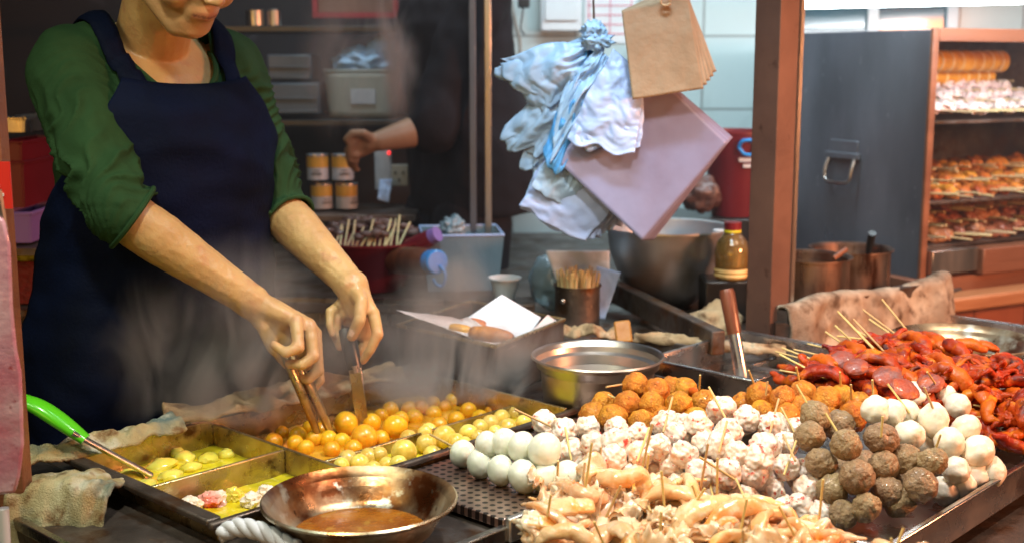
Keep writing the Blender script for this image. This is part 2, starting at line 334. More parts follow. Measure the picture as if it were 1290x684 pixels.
# ---- stall counter
ct = thing('stall_counter', 'long grimy stainless steel food stall counter with a stepped top', 'counter', uv(0, 0, 0), UROT)
def L2(u, v, z=0): return V((u, -v, z))         # local point of a thing placed at uv origin with rz = UROT (v runs to -y)
def ubox(mb, u0, u1, v0, v1, z0, z1): return mb.box(((u0 + u1) / 2, -(v0 + v1) / 2, (z0 + z1) / 2), (u1 - u0, v1 - v0, z1 - z0))
c = MB(); ubox(c, -.16, .0, -.14, .64, .745, .80); ubox(c, 0, .705, .394, .64, .745, .80); ubox(c, .705, 2.0, -.14, .64, .745, .80); ubox(c, 0, .705, -.14, 0, .745, .80)
c.build('countertop', M['steel_dark'], ct, smooth=False, bevel=.004, world=False)
c = MB(); ubox(c, .375, 2.0, .642, 1.12, .70, .745); c.build('display_ledge', M['steel_dark'], ct, smooth=False, bevel=.004, world=False)
c = MB(); ubox(c, -.14, .37, -.10, .60, .04, .743); ubox(c, .372, 1.98, -.10, 1.08, .04, .698); c.build('cabinet_body', M['steel_dark'], ct, smooth=False, bevel=.004, world=False)
c = MB(); ubox(c, -.162, -.148, -.14, .655, .796, .812); ubox(c, -.162, .37, .642, .656, .79, .812); c.build('edge_trim', M['steel'], ct, smooth=False, bevel=.003, world=False)
c = MB(); ubox(c, .372, 2.0, 1.122, 1.134, .66, .752); c.build('front_lip', M['wood'], ct, smooth=False, bevel=.003, world=False)

# ---- soup vat with its compartments (rim .835, floor .70)
vt = thing('soup_vat', 'steel soup vat split into compartments of yellow and orange broth under the cook', 'soup vat', uv(0, 0, 0), UROT)
def wall(mb, u0, v0, u1, v1, z0=.70, z1=.832, t=.006):
    if abs(u1 - u0) > abs(v1 - v0): ubox(mb, u0, u1, v0 - t / 2, v0 + t / 2, z0, z1)
    else: ubox(mb, u0 - t / 2, u0 + t / 2, v0, v1, z0, z1)
x = MB()
wall(x, .003, .003, .705, .003); wall(x, .003, .392, .705, .392, z1=.826)
wall(x, .003, .006, .003, .389); wall(x, .702, .006, .702, .389)
x.build('outer_wall', M['steel_brass'], vt, smooth=False, bevel=.0015, world=False)
x = MB(); wall(x, .006, .200, .247, .200, z1=.824); x.build('divider', M['steel_brass'], vt, smooth=False, bevel=.0015, world=False)
x = MB(); wall(x, .250, .006, .250, .389, z1=.826); x.build('divider', M['steel_brass'], vt, smooth=False, bevel=.0015, world=False)
x = MB(); wall(x, .253, .262, .699, .262, z1=.812); x.build('divider', M['steel_brass'], vt, smooth=False, bevel=.0015, world=False)
x = MB(); ubox(x, -.02, .725, -.022, .0, .828, .838); x.build('rim', M['steel'], vt, smooth=False, bevel=.003, world=False)
x = MB(); ubox(x, -.022, .0, .001, .40, .826, .836); x.build('rim', M['steel_dark'], vt, smooth=False, bevel=.003, world=False)
x = MB(); ubox(x, -.02, .725, .395, .407, .822, .832); x.build('rim', M['steel_dark'], vt, smooth=False, bevel=.003, world=False)
def broth(u0, u1, v0, v1, z, m):
    x = MB(); x.grid(lambda s, t: L2(u0 + (u1 - u0) * s, v0 + (v1 - v0) * t, z + .0022 * noise.noise(V((s * (u1 - u0) * 40, t * (v1 - v0) * 40, z * 9)))), 60, 40)
    x.build('broth', m, vt, world=False, sharp=None)
broth(.0062, .2468, .0062, .1968, .788, M['broth_y']); broth(.0062, .2468, .2032, .3888, .785, M['broth_y'])
broth(.2532, .6988, .0062, .2588, .785, M['broth_o']); broth(.2532, .6988, .2652, .3888, .793, M['broth_y'])

# perforated drain tray in front of the vat
pt = thing('drain_tray', 'steel drain tray with punched holes under the white egg-shaped balls', 'tray', uv(0, 0, 0), UROT)
hol = bpy.data.materials.new('punched_steel'); hol.use_nodes = True; nt = hol.node_tree; b = nt.nodes['Principled BSDF']
tc = nt.nodes.new('ShaderNodeTexCoord'); mp = nt.nodes.new('ShaderNodeMapping'); mp.inputs['Scale'].default_value = (70, 70, 0)
vo = nt.nodes.new('ShaderNodeTexVoronoi'); vo.inputs['Scale'].default_value = 1; vo.inputs['Randomness'].default_value = 0; vo.voronoi_dimensions = '2D'
mr = nt.nodes.new('ShaderNodeMapRange'); mr.inputs['From Min'].default_value = .27; mr.inputs['From Max'].default_value = .31
mx = nt.nodes.new('ShaderNodeMix'); mx.data_type = 'RGBA'; mx.inputs[6].default_value = (.012, .006, .006, 1); mx.inputs[7].default_value = (.62, .44, .38, 1)
nt.links.new(tc.outputs['Object'], mp.inputs[0]); nt.links.new(mp.outputs[0], vo.inputs['Vector']); nt.links.new(vo.outputs['Distance'], mr.inputs['Value'])
nt.links.new(mr.outputs[0], mx.inputs['Factor']); nt.links.new(mx.outputs[2], b.inputs['Base Color']); nt.links.new(mr.outputs[0], b.inputs['Metallic']); b.inputs['Roughness'].default_value = .33
bp = nt.nodes.new('ShaderNodeBump'); bp.inputs['Distance'].default_value = .003; nt.links.new(mr.outputs[0], bp.inputs['Height']); nt.links.new(bp.outputs[0], b.inputs['Normal'])
x = MB(); ubox(x, .27, .705, .41, .648, .806, .820); x.build('punched_plate', hol, pt, smooth=False, bevel=.002, world=False)
x = MB(); ubox(x, .0, .372, .6565, .660, .60, .789); ubox(x, .3725, .3765, .6445, .6605, .60, .789); x.build('front_panel', M['steel_tray'], pt, smooth=False, world=False)
x = MB(); ubox(x, .27, .7099, .650, .662, .790, .824); x.build('front_edge', M['steel'], pt, smooth=False, bevel=.003, world=False)

# ---- display trays
def tray(name, label, u0, u1, v0, v1, z0, z1, m, t=.006, cat='tray'):
    o = thing(name, label, cat, uv(0, 0, 0), UROT)
    x = MB(); ubox(x, u0, u1, v0, v1, z0, z0 + .004); x.build('tray_floor', m, o, smooth=False, world=False)
    x = MB()
    fl = .010
    for a in ((u0 - t, u0, v0 - t, v1 + t), (u1, u1 + t, v0 - t, v1 + t), (u0, u1, v0 - t, v0), (u0, u1, v1, v1 + t)): ubox(x, *a, z0, z1)
    x.build('tray_wall', m, o, smooth=False, bevel=.0015, world=False)
    x = MB()
    for a in ((u0 - fl, u0 - .0005, v0 - fl, v1 + fl), (u1 + .0005, u1 + fl, v0 - fl, v1 + fl), (u0, u1, v0 - fl, v0 - .0005), (u0, u1, v1 + .0005, v1 + fl)): ubox(x, *a, z1 - .001, z1 + .004)
    x.build('tray_rim', m, o, smooth=False, bevel=.002, world=False)
    return o
tray('display_tray', 'shiny steel tray holding lobster balls, beef balls and white fish balls', .535, 1.20, .62, 1.055, .765, .815, M['steel_tray'])
tray('squid_tray', 'low steel tray under the heap of stewed squid at the front', .18, .518, .675, 1.24, .70, .765, M['steel_tray'])
tray('serving_tray', 'narrow steel tray behind the fried balls with a pinkish rim', .98, 1.30, .36, .585, .81, .862, M['steel_tray'])
tray('glaze_tray', 'wide steel tray under the red glazed skewers', 1.215, 1.95, .44, 1.05, .765, .82, M['steel_tray'])

# dark sauce well beside the steel pot
sw = thing('sauce_well', 'dark sauce well with a crusted grey bar behind the fried fish balls', 'sauce well', uv(0, 0, 0), UROT)
x = MB()
for a in ((.93, .936, .12, .50), (1.17, 1.176, .12, .354), (.936, 1.17, .12, .126)): ubox(x, *a, .801, .85)
x.build('well_wall', M['steel_dark'], sw, smooth=False, bevel=.002, world=False)
x = MB(); ubox(x, .937, 1.169, .127, .35, .802, .818); x.build('sauce', M['sauce'], sw, smooth=False, world=False)
x = MB(); ubox(x, .90, .985, .355, .375, .84, .862); x.build('crusted_bar', M['wood_pale'], sw, smooth=False, bevel=.004, world=False)

# ------------------------------------------------------------------ pans and pots
def pan(name, label, c, r, h, m, rz=0, cat='pan', lip=.006, oil=None, tilt=0):
    o = thing(name, label, cat, c, rz)
    p = MB(); prof = [(0.0001, .0), (r * .60, .0), (r * .72, .004), (r * .80, h * .25), (r * .95, h * .85), (r, h), (r + lip * .6, h + .003), (r + lip, h + .001), (r + lip * .9, h - .002), (r - .001, h - .005), (r * .95 - .002, h * .8), (r * .79 , h * .22 - .002), (r * .7, -.001), (0.0001, -.002)]
    p.lathe(prof, 72); b = p.build('pan_body', m, o, world=False, sharp=50)
    if tilt: b.rotation_euler = (tilt, 0, 0)
    if oil:
        q = MB(); q.lathe([(.0001, .0045), (r * .5, .0047), (r * .735, .0046)], 64); q.build('oil', oil, o, world=False, sharp=None)
    return o
M['panoil'] = mat('amber_oil', (.58, .20, .02), (.34, .085, .008), 26, .08, .3, .6, 40, coat=1, spots=[(40, (.60, .30, .05), .56, .66)])
pc = atz(453, 627, .862); pan('frying_pan', 'burnt steel frying pan with amber oil on the counter front', (pc.x, pc.y, .812), .121, .049, M['pan_burnt'], oil=M['panoil'])
x = MB()
pc2 = atz(1212, 428, .905); pan('shallow_pan', 'greasy shallow steel pan resting behind the red skewers', (pc2.x, pc2.y, .862), .128, .044, M['pan_burnt'], .8, oil=M['panoil'])
# steel mixing pot
po = aty(753, 446, 2.14)
o = thing('steel_pot', 'shiny round steel pot half full of water among the steam', 'pot', (po.x, po.y, .803))
H0 = po.z - .803
p = MB(); p.lathe([(.0001, .002), (.086, .002), (.095, .01), (.101, H0 * .72), (.102, H0 * .76), (.109, H0 * .8), (.112, H0 * .97), (.117, H0), (.119, H0 - .003), (.112, H0 - .006), (.108, H0 * .80), (.099, H0 * .76), (.098, H0 * .7), (.090, .008), (.085, -.001), (.0001, -.001)], 80); p.build('pot_body', M['pot'], o, world=False, sharp=50)
p = MB(); p.lathe([(.0001, H0 * .6), (.05, H0 * .6), (.0925, H0 * .6)], 64); p.build('water', mat('cloudy_water', (.16, .13, .11), (.22, .18, .15), 20, .06, coat=1, bump=.2, bscale=30), o, world=False, sharp=None)

# burnt deep pan with paper and sausages
F_, L_, R_ = V((-.030, 2.20, 0)), V((-.225, 2.385, 0)), V((.105, 2.44, 0)); B_ = L_ + R_ - F_
dp = thing('roasting_pan', 'blackened deep rectangular pan lined with white paper in the steam', 'roasting pan', F_ + V((0, 0, .802)))
z0, z1 = .802, .905
def quadring(mb, ps, t, z0, z1):
    cen = (ps[0] + ps[1] + ps[2] + ps[3]) / 4
    ins = [p + (cen - p).normalized() * t for p in ps]
    vs = [V((p.x, p.y, z)) for z in (z0, z1) for p in ps] + [V((p.x, p.y, z)) for z in (z1, z0 + .005) for p in ins]
    fs = [(i, (i + 1) % 4, 4 + (i + 1) % 4, 4 + i) for i in range(4)] + [(4 + i, 4 + (i + 1) % 4, 8 + (i + 1) % 4, 8 + i) for i in range(4)] + [(8 + i, 8 + (i + 1) % 4, 12 + (i + 1) % 4, 12 + i) for i in range(4)] + [(12, 13, 14, 15), (3, 2, 1, 0)]
    mb.add(vs, fs)
x = MB(); quadring(x, [F_, R_, B_, L_], .008, z0, z1); x.build('pan_body', M['black_pan'], dp, smooth=False, bevel=.002)
x = MB(); x.tube([V((p.x, p.y, z1)) for p in (F_, R_, B_, L_, F_)], .004, 8); x.build('rolled_rim', M['steel_brass'], dp)

def patch(p00, p10, p11, p01, amp=.006, freq=14, n=30, seed=0, bulge=0, ridge=0, ang=0, soft=0):
    """wrinkled sheet between four corners; corners in order"""
    p00, p10, p11, p01 = map(V, (p00, p10, p11, p01)); nn = (p10 - p00).cross(p01 - p00).normalized(); L0 = (p10 - p00).length; L1 = (p01 - p00).length
    def f(s, t):
        p = p00 * (1 - s) * (1 - t) + p10 * s * (1 - t) + p11 * s * t + p01 * (1 - s) * t
        q = V((s * L0, t * L1, seed * 1.37)) * freq
        d = amp * (noise.noise(q) + .5 * noise.noise(q * 2.3) + .3 * noise.noise(q * 5))
        if ridge:
            x_, y_ = (s, t) if ang > .8 else (t, s)
            gat = max(.22, 1.15 - x_ * 1.25)
            for kf, ka in ((3.2, 1.0), (7, .55), (15, .25)):
                r_ = noise.noise(V((x_ * kf * .45, y_ * kf + .8 * noise.noise(V((x_ * 3, y_ * 2, seed))), seed * 2.1 + kf))); d += ridge * 1.6 * ka * (.6 - 2 * abs(r_)) * gat
        if soft:
            ds = (p10 - p00); dt = (p01 - p00)
            p = p + ds * (soft * s * (noise.noise(V((t * 3.2, seed * 2, 4))) * 1.3 - .5 * (2 * t - 1) ** 2)) + dt * (soft * (2 * t - 1) * (noise.noise(V((s * 3, seed, 9 + (t > .5)))) + .35 * math.sin(math.pi * s)))
            d += soft * .12 * math.sin(s * math.pi) * (1 - (2 * t - 1) ** 2)
        ed = .25 * amp * noise.noise(q * 1.9 + V((9, 9, 9)))
        return p + nn * (d + bulge * math.sin(math.pi * s) * math.sin(math.pi * t)) + V((ed, ed * .6, -ed))
    mb = MB(); mb.grid(f, n, n); return mb

ls = aty
x = patch(aty(499, 391, 2.40), aty(640, 440, 2.24), aty(598, 402, 2.34), aty(560, 398, 2.45), .004, 12, 24, 3); tag(x.build('lining_paper', M['paper_w'], None, solid=.0008), 'crumpled pinkish greaseproof paper flap at the left of the blackened pan', 'paper')
x = patch(aty(632, 371, 2.46), aty(682, 400, 2.46), aty(655, 438, 2.30), aty(574, 410, 2.38), .002, 8, 24, 4); tag(x.build('paper_sheet', M['paper'], None, solid=.0008), 'stiff white paper sheet standing up behind the fried sausage pieces', 'paper')
x = patch(aty(690, 396, 2.44), aty(705, 406, 2.44), aty(640, 440, 2.24), aty(655, 432, 2.30), .003, 12, 20, 5); tag(x.build('lining_paper', M['paper_w'], None, solid=.0008), 'brownish paper flap at the right side of the blackened pan', 'paper')
def sausage(name, label, a, b, r, m, seed=0, bend=0, group=None, cat='sausage'):
    a = V(a); b = V(b); n = 14; pts = []; rs = []
    for i in range(n + 1):
        t = i / n; pts.append(a.lerp(b, t) + V((0, 0, bend * math.sin(math.pi * t))))
        rs.append(r * max(.25, math.sin(math.pi * min(max(t * .94 + .03, 0), 1)) ** .28) * (1 + .07 * noise.noise(V((t * 7, seed, 0)))))
    q = MB(); q.tube(pts, rs, 18); return tag(q.build(name, m, sharp=60), label, cat, group)
sausage('fried_sausage', 'brown fried fish roll on white paper in the blackened pan', aty(592, 418, 2.30), aty(646, 427, 2.27), .017, M['grill'], 1)
sausage('fried_sausage', 'yellow-orange fried roll end lying left on the paper', aty(566, 412, 2.33), aty(598, 419, 2.32), .011, M['spiral'], 2)
sausage('fried_sausage', 'small fried roll tucked behind the larger fish roll', aty(580, 407, 2.38), aty(612, 410, 2.38), .013, M['grill'], 3)
# ================================================================== food
def ballmesh(name, m, amp, freq, n=4, sub=4, sq=(1, 1, 1)):
    out = []
    for s in range(n):
        b = MB(); b.blob((0, 0, 0), sq, sub, amp, freq, s * 2.3 + 1); out.append(b.mesh(name, m, True, None))
    return out
BM = {
 'egg': ballmesh('fish_ball', M['egg'], .05, 1.3, 4, 4, (1, 1, 1)),
 'cream': ballmesh('fish_ball', M['ballwhite'], .12, 1.5, 4, 4, (1.08, .98, .9)),
 'orange': ballmesh('fried_ball', M['orangeball'], .12, 2.2, 5, 4, (1, 1, .93)),
 'meat': ballmesh('beef_ball', M['meatball'], .13, 1.9, 5, 5, (1, 1, .95)),
 'lobster': ballmesh('lobster_ball', M['lobster'], .22, 1.5, 8, 5, (1, 1, .95)),
 'soup': ballmesh('soup_ball', M['soupball'], .03, 1.5, 3, 4),
 'pale': ballmesh('soup_ball', M['paleball'], .04, 1.5, 3, 4),
}
def stickmesh(m):
    s = MB(); s.tube([(0, 0, 0), (0, 0, 1)], 1, 8); return s.mesh('stick', m, True, 50)
STK, STKP = stickmesh(M['stick']), stickmesh(M['stick_pale'])
def put_stick(parent, a, b, r=.0017, me=None):
    a = V(a); b = V(b); d = b - a
    o = link('stick', me or STK, None, parent); o.location = a - V(parent.location); o.rotation_mode = 'QUATERNION'; o.rotation_quaternion = d.to_track_quat('Z', 'Y'); o.scale = (r, r, d.length)
    return o
def put_ball(parent, kind, p, r, name, el=1):
    o = link(name, random.choice(BM[kind]), None, parent); o.location = V(p) - V(parent.location)
    o.rotation_euler = (random.uniform(0, 6), random.uniform(0, 6), random.uniform(0, 6)) if kind != 'egg' else (random.uniform(-.4, .4), random.uniform(-.4, .4), random.uniform(0, 6))
    j = {'cream': .14, 'meat': .07, 'orange': .08, 'lobster': .08}.get(kind, .03); o.scale = (r * random.uniform(1 - j, 1 + j * .6), r * random.uniform(1 - j, 1 + j * .6), r * el * random.uniform(1 - j * .4, 1 + j * 1.5)); return o
def ball_skewer(name, label, group, kind, balls, stick=None, part='fish_ball', cat='skewer', el=1, sr=.0017):
    """balls: (px, py, z, radius); stick: extra length beyond the last ball, or explicit (px0,py0,z0,px1,py1,z1)"""
    ps = [(atz(b[0], b[1], b[2]), b[3]) for b in balls]
    t = thing(name, label, cat, ps[0][0], 0, group)
    for p, r in ps: put_ball(t, kind, p, r, part, el)
    if stick: put_stick(t, atz(*stick[:3]), atz(*stick[3:]), sr)
    return t

# --- white egg-shaped balls on the drain tray
GE = 'white egg-shaped fish balls on the drain tray'
ball_skewer('egg_ball_skewer', 'skewer of four glossy white balls, the front one nearest the frying pan', GE, 'egg', [(583, 571, .842, .0195), (605, 583, .842, .020), (631, 592, .842, .0205), (660, 600, .842, .022)], (566, 563, .842, 672, 604, .842), el=1.12)
ball_skewer('egg_ball_skewer', 'skewer of four glossy white balls lying on top of the front row', GE, 'egg', [(614, 560, .868, .018), (636, 558, .872, .020), (657, 563, .872, .020), (686, 567, .874, .0235)], (600, 558, .868, 700, 571, .874), el=1.12)
ball_skewer('egg_ball_skewer', 'pair of white balls with an upright stick beside the squid heap', GE, 'egg', [(687, 602, .838, .0200), (716, 602, .842, .0225)], (702, 612, .835, 703, 580, .885), el=1.1)
# --- lobster balls
GL = 'pink speckled lobster balls in the middle of the display'
LB = 'short skewer of pale lobster balls with red shreds in the middle heap'
rows = [
 [(686, 533, .862), (711, 543, .862), (740, 538, .868)], [(777, 540, .872), (804, 549, .872), (838, 534, .880)],
 [(718, 570, .848), (748, 560, .868), (775, 559, .874)], [(750, 584, .842), (772, 577, .862), (806, 571, .866)],
 [(790, 600, .835), (829, 563, .872), (861, 572, .866)], [(879, 534, .884), (909, 517, .894)], [(908, 560, .878), (918, 543, .886)],
 [(850, 549, .866), (883, 595, .846)], [(915, 597, .848), (947, 595, .846)], [(940, 527, .886), (972, 536, .878)],
 [(897, 620, .818), (936, 627, .812)], [(964, 563, .868), (991, 588, .846)], [(972, 618, .815), (1018, 615, .818)],
 [(989, 560, .862), (1000, 543, .862)], [(954, 577, .866), (928, 572, .870)], [(1007, 640, .795), (1037, 648, .793)],
 [(732, 592, .826), (820, 596, .830)], [(855, 612, .822), (845, 585, .846)], [(1008, 597, .826), (958, 600, .835)], [(700, 556, .840), (690, 574, .832)],
 [(925, 612, .82), (985, 640, .795)], [(860, 535, .865), (890, 560, .860)]]
dirs = [(-34, -22), (9, -34), (-6, -32), (12, -33), (3, -36), (-16, -30), (8, -30), (-12, -34)]
for i, rw in enumerate(rows):
    rr = .0205
    t = ball_skewer('lobster_ball_skewer', LB, GL, 'lobster', [(a, b, z, rr * random.uniform(.94, 1.1)) for a, b, z in rw], None, 'lobster_ball')
    if i in (0, 1, 2, 3, 4, 5, 6, 8, 9, 10, 11, 13):
        a, b, z = rw[-1] if i % 2 else rw[0]; dx, dy = dirs[i % 8]
        if i == 0: dx, dy = -38, -18
        put_stick(t, atz(a - dx * .3, b - dy * .3, z), atz(a + dx, b + dy, z + .035), .0017)
        if i in (4, 8, 9): put_stick(t, atz(a + 12, b + 6, z), atz(a + 30, b + 44, z + .012), .0017)
# --- beef balls
GM = 'brown beef balls on skewers at the right of the display'
LM = 'skewer of rough brown beef balls between the lobster balls and white balls'
for bl, st in [
 ([(1027, 524, .895), (1057, 535, .880)], (1024, 520, .9, 1003, 484, .94)),
 ([(1020, 549, .884), (1034, 583, .856), (1048, 616, .826), (1062, 648, .80)], None),
 ([(1066, 560, .886), (1080, 600, .850), (1091, 639, .814)], (1062, 555, .89, 1040, 520, .925)),
 ([(1110, 552, .888), (1113, 586, .856), (1118, 618, .826)], (1110, 550, .9, 1112, 524, .93)),
 ([(1175, 581, .862), (1159, 611, .836), (1132, 630, .812)], (1174, 578, .86, 1185, 547, .90)),
 ([(1141, 581, .855), (1140, 604, .83)], None), ([(1090, 585, .835), (1058, 592, .83)], None)]:
    ball_skewer('beef_ball_skewer', LM, GM, 'meat', [(a, b, z, random.uniform(.0205, .0250)) for a, b, z in bl], st, 'beef_ball')
# --- white fish balls right
GW = 'smooth white fish balls at the right end of the display tray'
LW = 'cluster skewer of smooth white fish balls beside the beef balls'
for bl, st, el in [
 ([(1103, 516, .905), (1124, 520, .900)], (1101, 512, .905, 1099, 478, .95), 1),
 ([(1140, 521, .892), (1146, 547, .878)], (1146, 520, .9, 1118, 483, .94), 1),
 ([(1176, 529, .892), (1207, 511, .892)], (1180, 525, .9, 1164, 487, .945), 1),
 ([(1196, 557, .866), (1217, 540, .876)], None, 1), ([(1205, 592, .836), (1232, 568, .854)], None, 1),
 ([(1190, 618, .80), (1212, 611, .808)], None, 1), ([(1247, 592, .824), (1228, 600, .815)], None, 1),
 ([(1168, 560, .850), (1130, 560, .85)], None, 1), ([(1190, 500, .88), (1150, 500, .88)], (1190, 500, .88, 1168, 468, .93), 1)]:
    ball_skewer('white_ball_skewer', LW, GW, 'cream', [(a, b, z, random.uniform(.0205, .024)) for a, b, z in bl], st, 'fish_ball')
# --- orange fried balls
GO = 'orange fried fish balls piled behind the lobster balls'
for bl, st in [
 ([(800, 485, .895), (827, 493, .888)], (790, 483, .895, 764, 487, .905)), ([(790, 508, .878), (821, 511, .876), (855, 509, .882)], (786, 506, .878, 766, 497, .885)),
 ([(761, 511, .862), (747, 524, .852)], None), ([(773, 527, .862), (808, 531, .862), (876, 529, .865)], None), ([(887, 508, .870), (862, 492, .872)], (880, 500, .875, 882, 472, .92)), ([(846, 490, .872), (835, 528, .858)], None)]:
    ball_skewer('fried_ball_skewer', 'skewer of orange fried fish balls beside the steel pot', GO, 'orange', [(a, b, z, random.uniform(.0205, .0245)) for a, b, z in bl], st, 'fried_ball')
GO2 = 'orange fried fish balls piled in front of the red skewers'
for bl, st in [
 ([(957, 500, .888), (985, 503, .890)], (955, 496, .89, 943, 466, .935)), ([(1012, 496, .890), (1041, 505, .886)], (1010, 493, .89, 1003, 462, .935)),
 ([(1061, 501, .884), (1083, 509, .880)], (1060, 498, .885, 1058, 468, .93)), ([(991, 525, .870), (1040, 522, .866)], None), ([(1075, 524, .868), (1009, 517, .875)], (1073, 518, .87, 1072, 484, .92)),
 ([(960, 522, .866), (935, 510, .868)], (962, 518, .87, 967, 480, .92))]:
    ball_skewer('fried_ball_skewer', 'skewer of orange fried fish balls near the red glazed heap', GO2, 'orange', [(a, b, z, random.uniform(.0205, .0245)) for a, b, z in bl], st, 'fried_ball')
sausage('pink_sausage', 'smooth pink sausage lying behind the orange fried balls', atz(845, 484, .875), atz(884, 497, .875), .0085, M['red_or'], 5)
sausage('pink_sausage', 'short pinkish sausage beside the orange and lobster balls', atz(925, 508, .865), atz(948, 524, .862), .012, M['red_or'], 6)

# --- balls floating in the vat
def floaters(lst, kind, name, label, group, cat='fish ball'):
    for (a, b, z, r) in lst:
        p = atz(a, b, z); v_ = (p - O).dot(W)
        if v_ > .366: p = p - W * (v_ - .366 + random.uniform(0, .02))
        o = link(name, random.choice(BM[kind]), None); o.location = p; o.scale = (r, r, r * .95); o.rotation_euler = (random.random() * 6, random.random() * 6, 0)
        tag(o, label, cat, group)
fl = []
for (a, b, r) in [(436, 533, 15), (459, 551, 16), (468, 532, 12), (498, 537, 15), (522, 527, 12), (516, 515, 11), (492, 516, 11), (546, 521, 11), (553, 536, 11), (375, 548, 11), (372, 558, 10), (396, 552, 10), (404, 541, 10), (345, 556, 11), (445, 565, 11), (418, 566, 10), (414, 553, 11), (480, 553, 11), (538, 541, 10), (575, 528, 11), (560, 514, 10), (590, 517, 11), (605, 526, 11), (480, 524, 10), (505, 527, 10), (530, 513, 10), (385, 564, 10), (430, 556, 11), (390, 538, 9), (620, 518, 10), (355, 545, 9), (570, 504, 10), (545, 507, 10)]:
    fl.append((a, b, .787 + .012 * random.random() + (.014 if r > 13 else 0), r * .00142))
floaters(fl, 'soup', 'curry_fish_ball', 'glossy orange curry fish ball floating in the steaming broth', 'orange fish balls in the large vat compartment')
fl = []
for (a, b, r) in [(438, 578, 12), (464, 577, 13), (453, 583, 12), (488, 586, 11), (509, 569, 16), (537, 559, 13), (515, 552, 12), (535, 545, 10), (478, 572, 10), (500, 592, 11), (525, 592, 11), (556, 580, 13), (560, 550, 15), (540, 543, 12), (575, 556, 11), (590, 545, 12), (605, 538, 11), (618, 533, 12), (632, 526, 12), (648, 521, 11), (602, 550, 10), (430, 586, 10), (470, 591, 11), (545, 573, 12), (640, 538, 12), (625, 545, 11), (660, 532, 11), (512, 583, 11), (585, 560, 11)]:
    fl.append((a, b, .797 + .018 * random.random() + (.012 if r > 13 else 0), r * .0013))
floaters(fl, 'pale', 'pale_fish_ball', 'pale yellow fish ball in the front strip of the vat', 'pale fish balls in the front vat compartment')
t = thing('floating_skewer', 'bamboo stick poking out of the pale balls toward the white ones', 'stick', atz(545, 548, .82)); put_stick(t, atz(542, 547, .83), atz(571, 562, .845), .002)
# radish pieces in the yellow compartments
for i, (a, b, s) in enumerate([(205, 586, 17), (232, 577, 16), (262, 578, 14), (285, 573, 11), (215, 600, 13), (165, 600, 14), (150, 607, 12), (185, 612, 13), (130, 598, 12), (240, 590, 12), (225, 572, 10)]):
    m_ = MB(); m_.blob((0, 0, 0), (s * .00145, s * .0011, .011), 3, .22, 1.6, i + 20); o = m_.build('radish_piece', M['radish']); o.location = atz(a, b, .790); o.rotation_euler = (random.uniform(-.25, .25), random.uniform(-.2, .2), random.random() * 3)
    tag(o, 'wedge of stewed radish in the yellow broth of the rear left compartment', 'radish', 'radish pieces in yellow broth')
for i, (a, b, s) in enumerate([(268, 630, 15), (240, 637, 12), (318, 632, 12), (295, 625, 10), (335, 622, 10)]):
    m_ = MB(); m_.blob((0, 0, 0), (s * .0014, s * .0012, .014), 4, .35, 2.5, i + 40); o = m_.build('stewed_ball', M['lobster'] if i != 3 else M['radish']); o.location = atz(a, b, .790)
    tag(o, 'lumpy pinkish ball in the near left broth compartment beside the frying pan', 'fish ball', 'stewed lumps in the near left compartment')

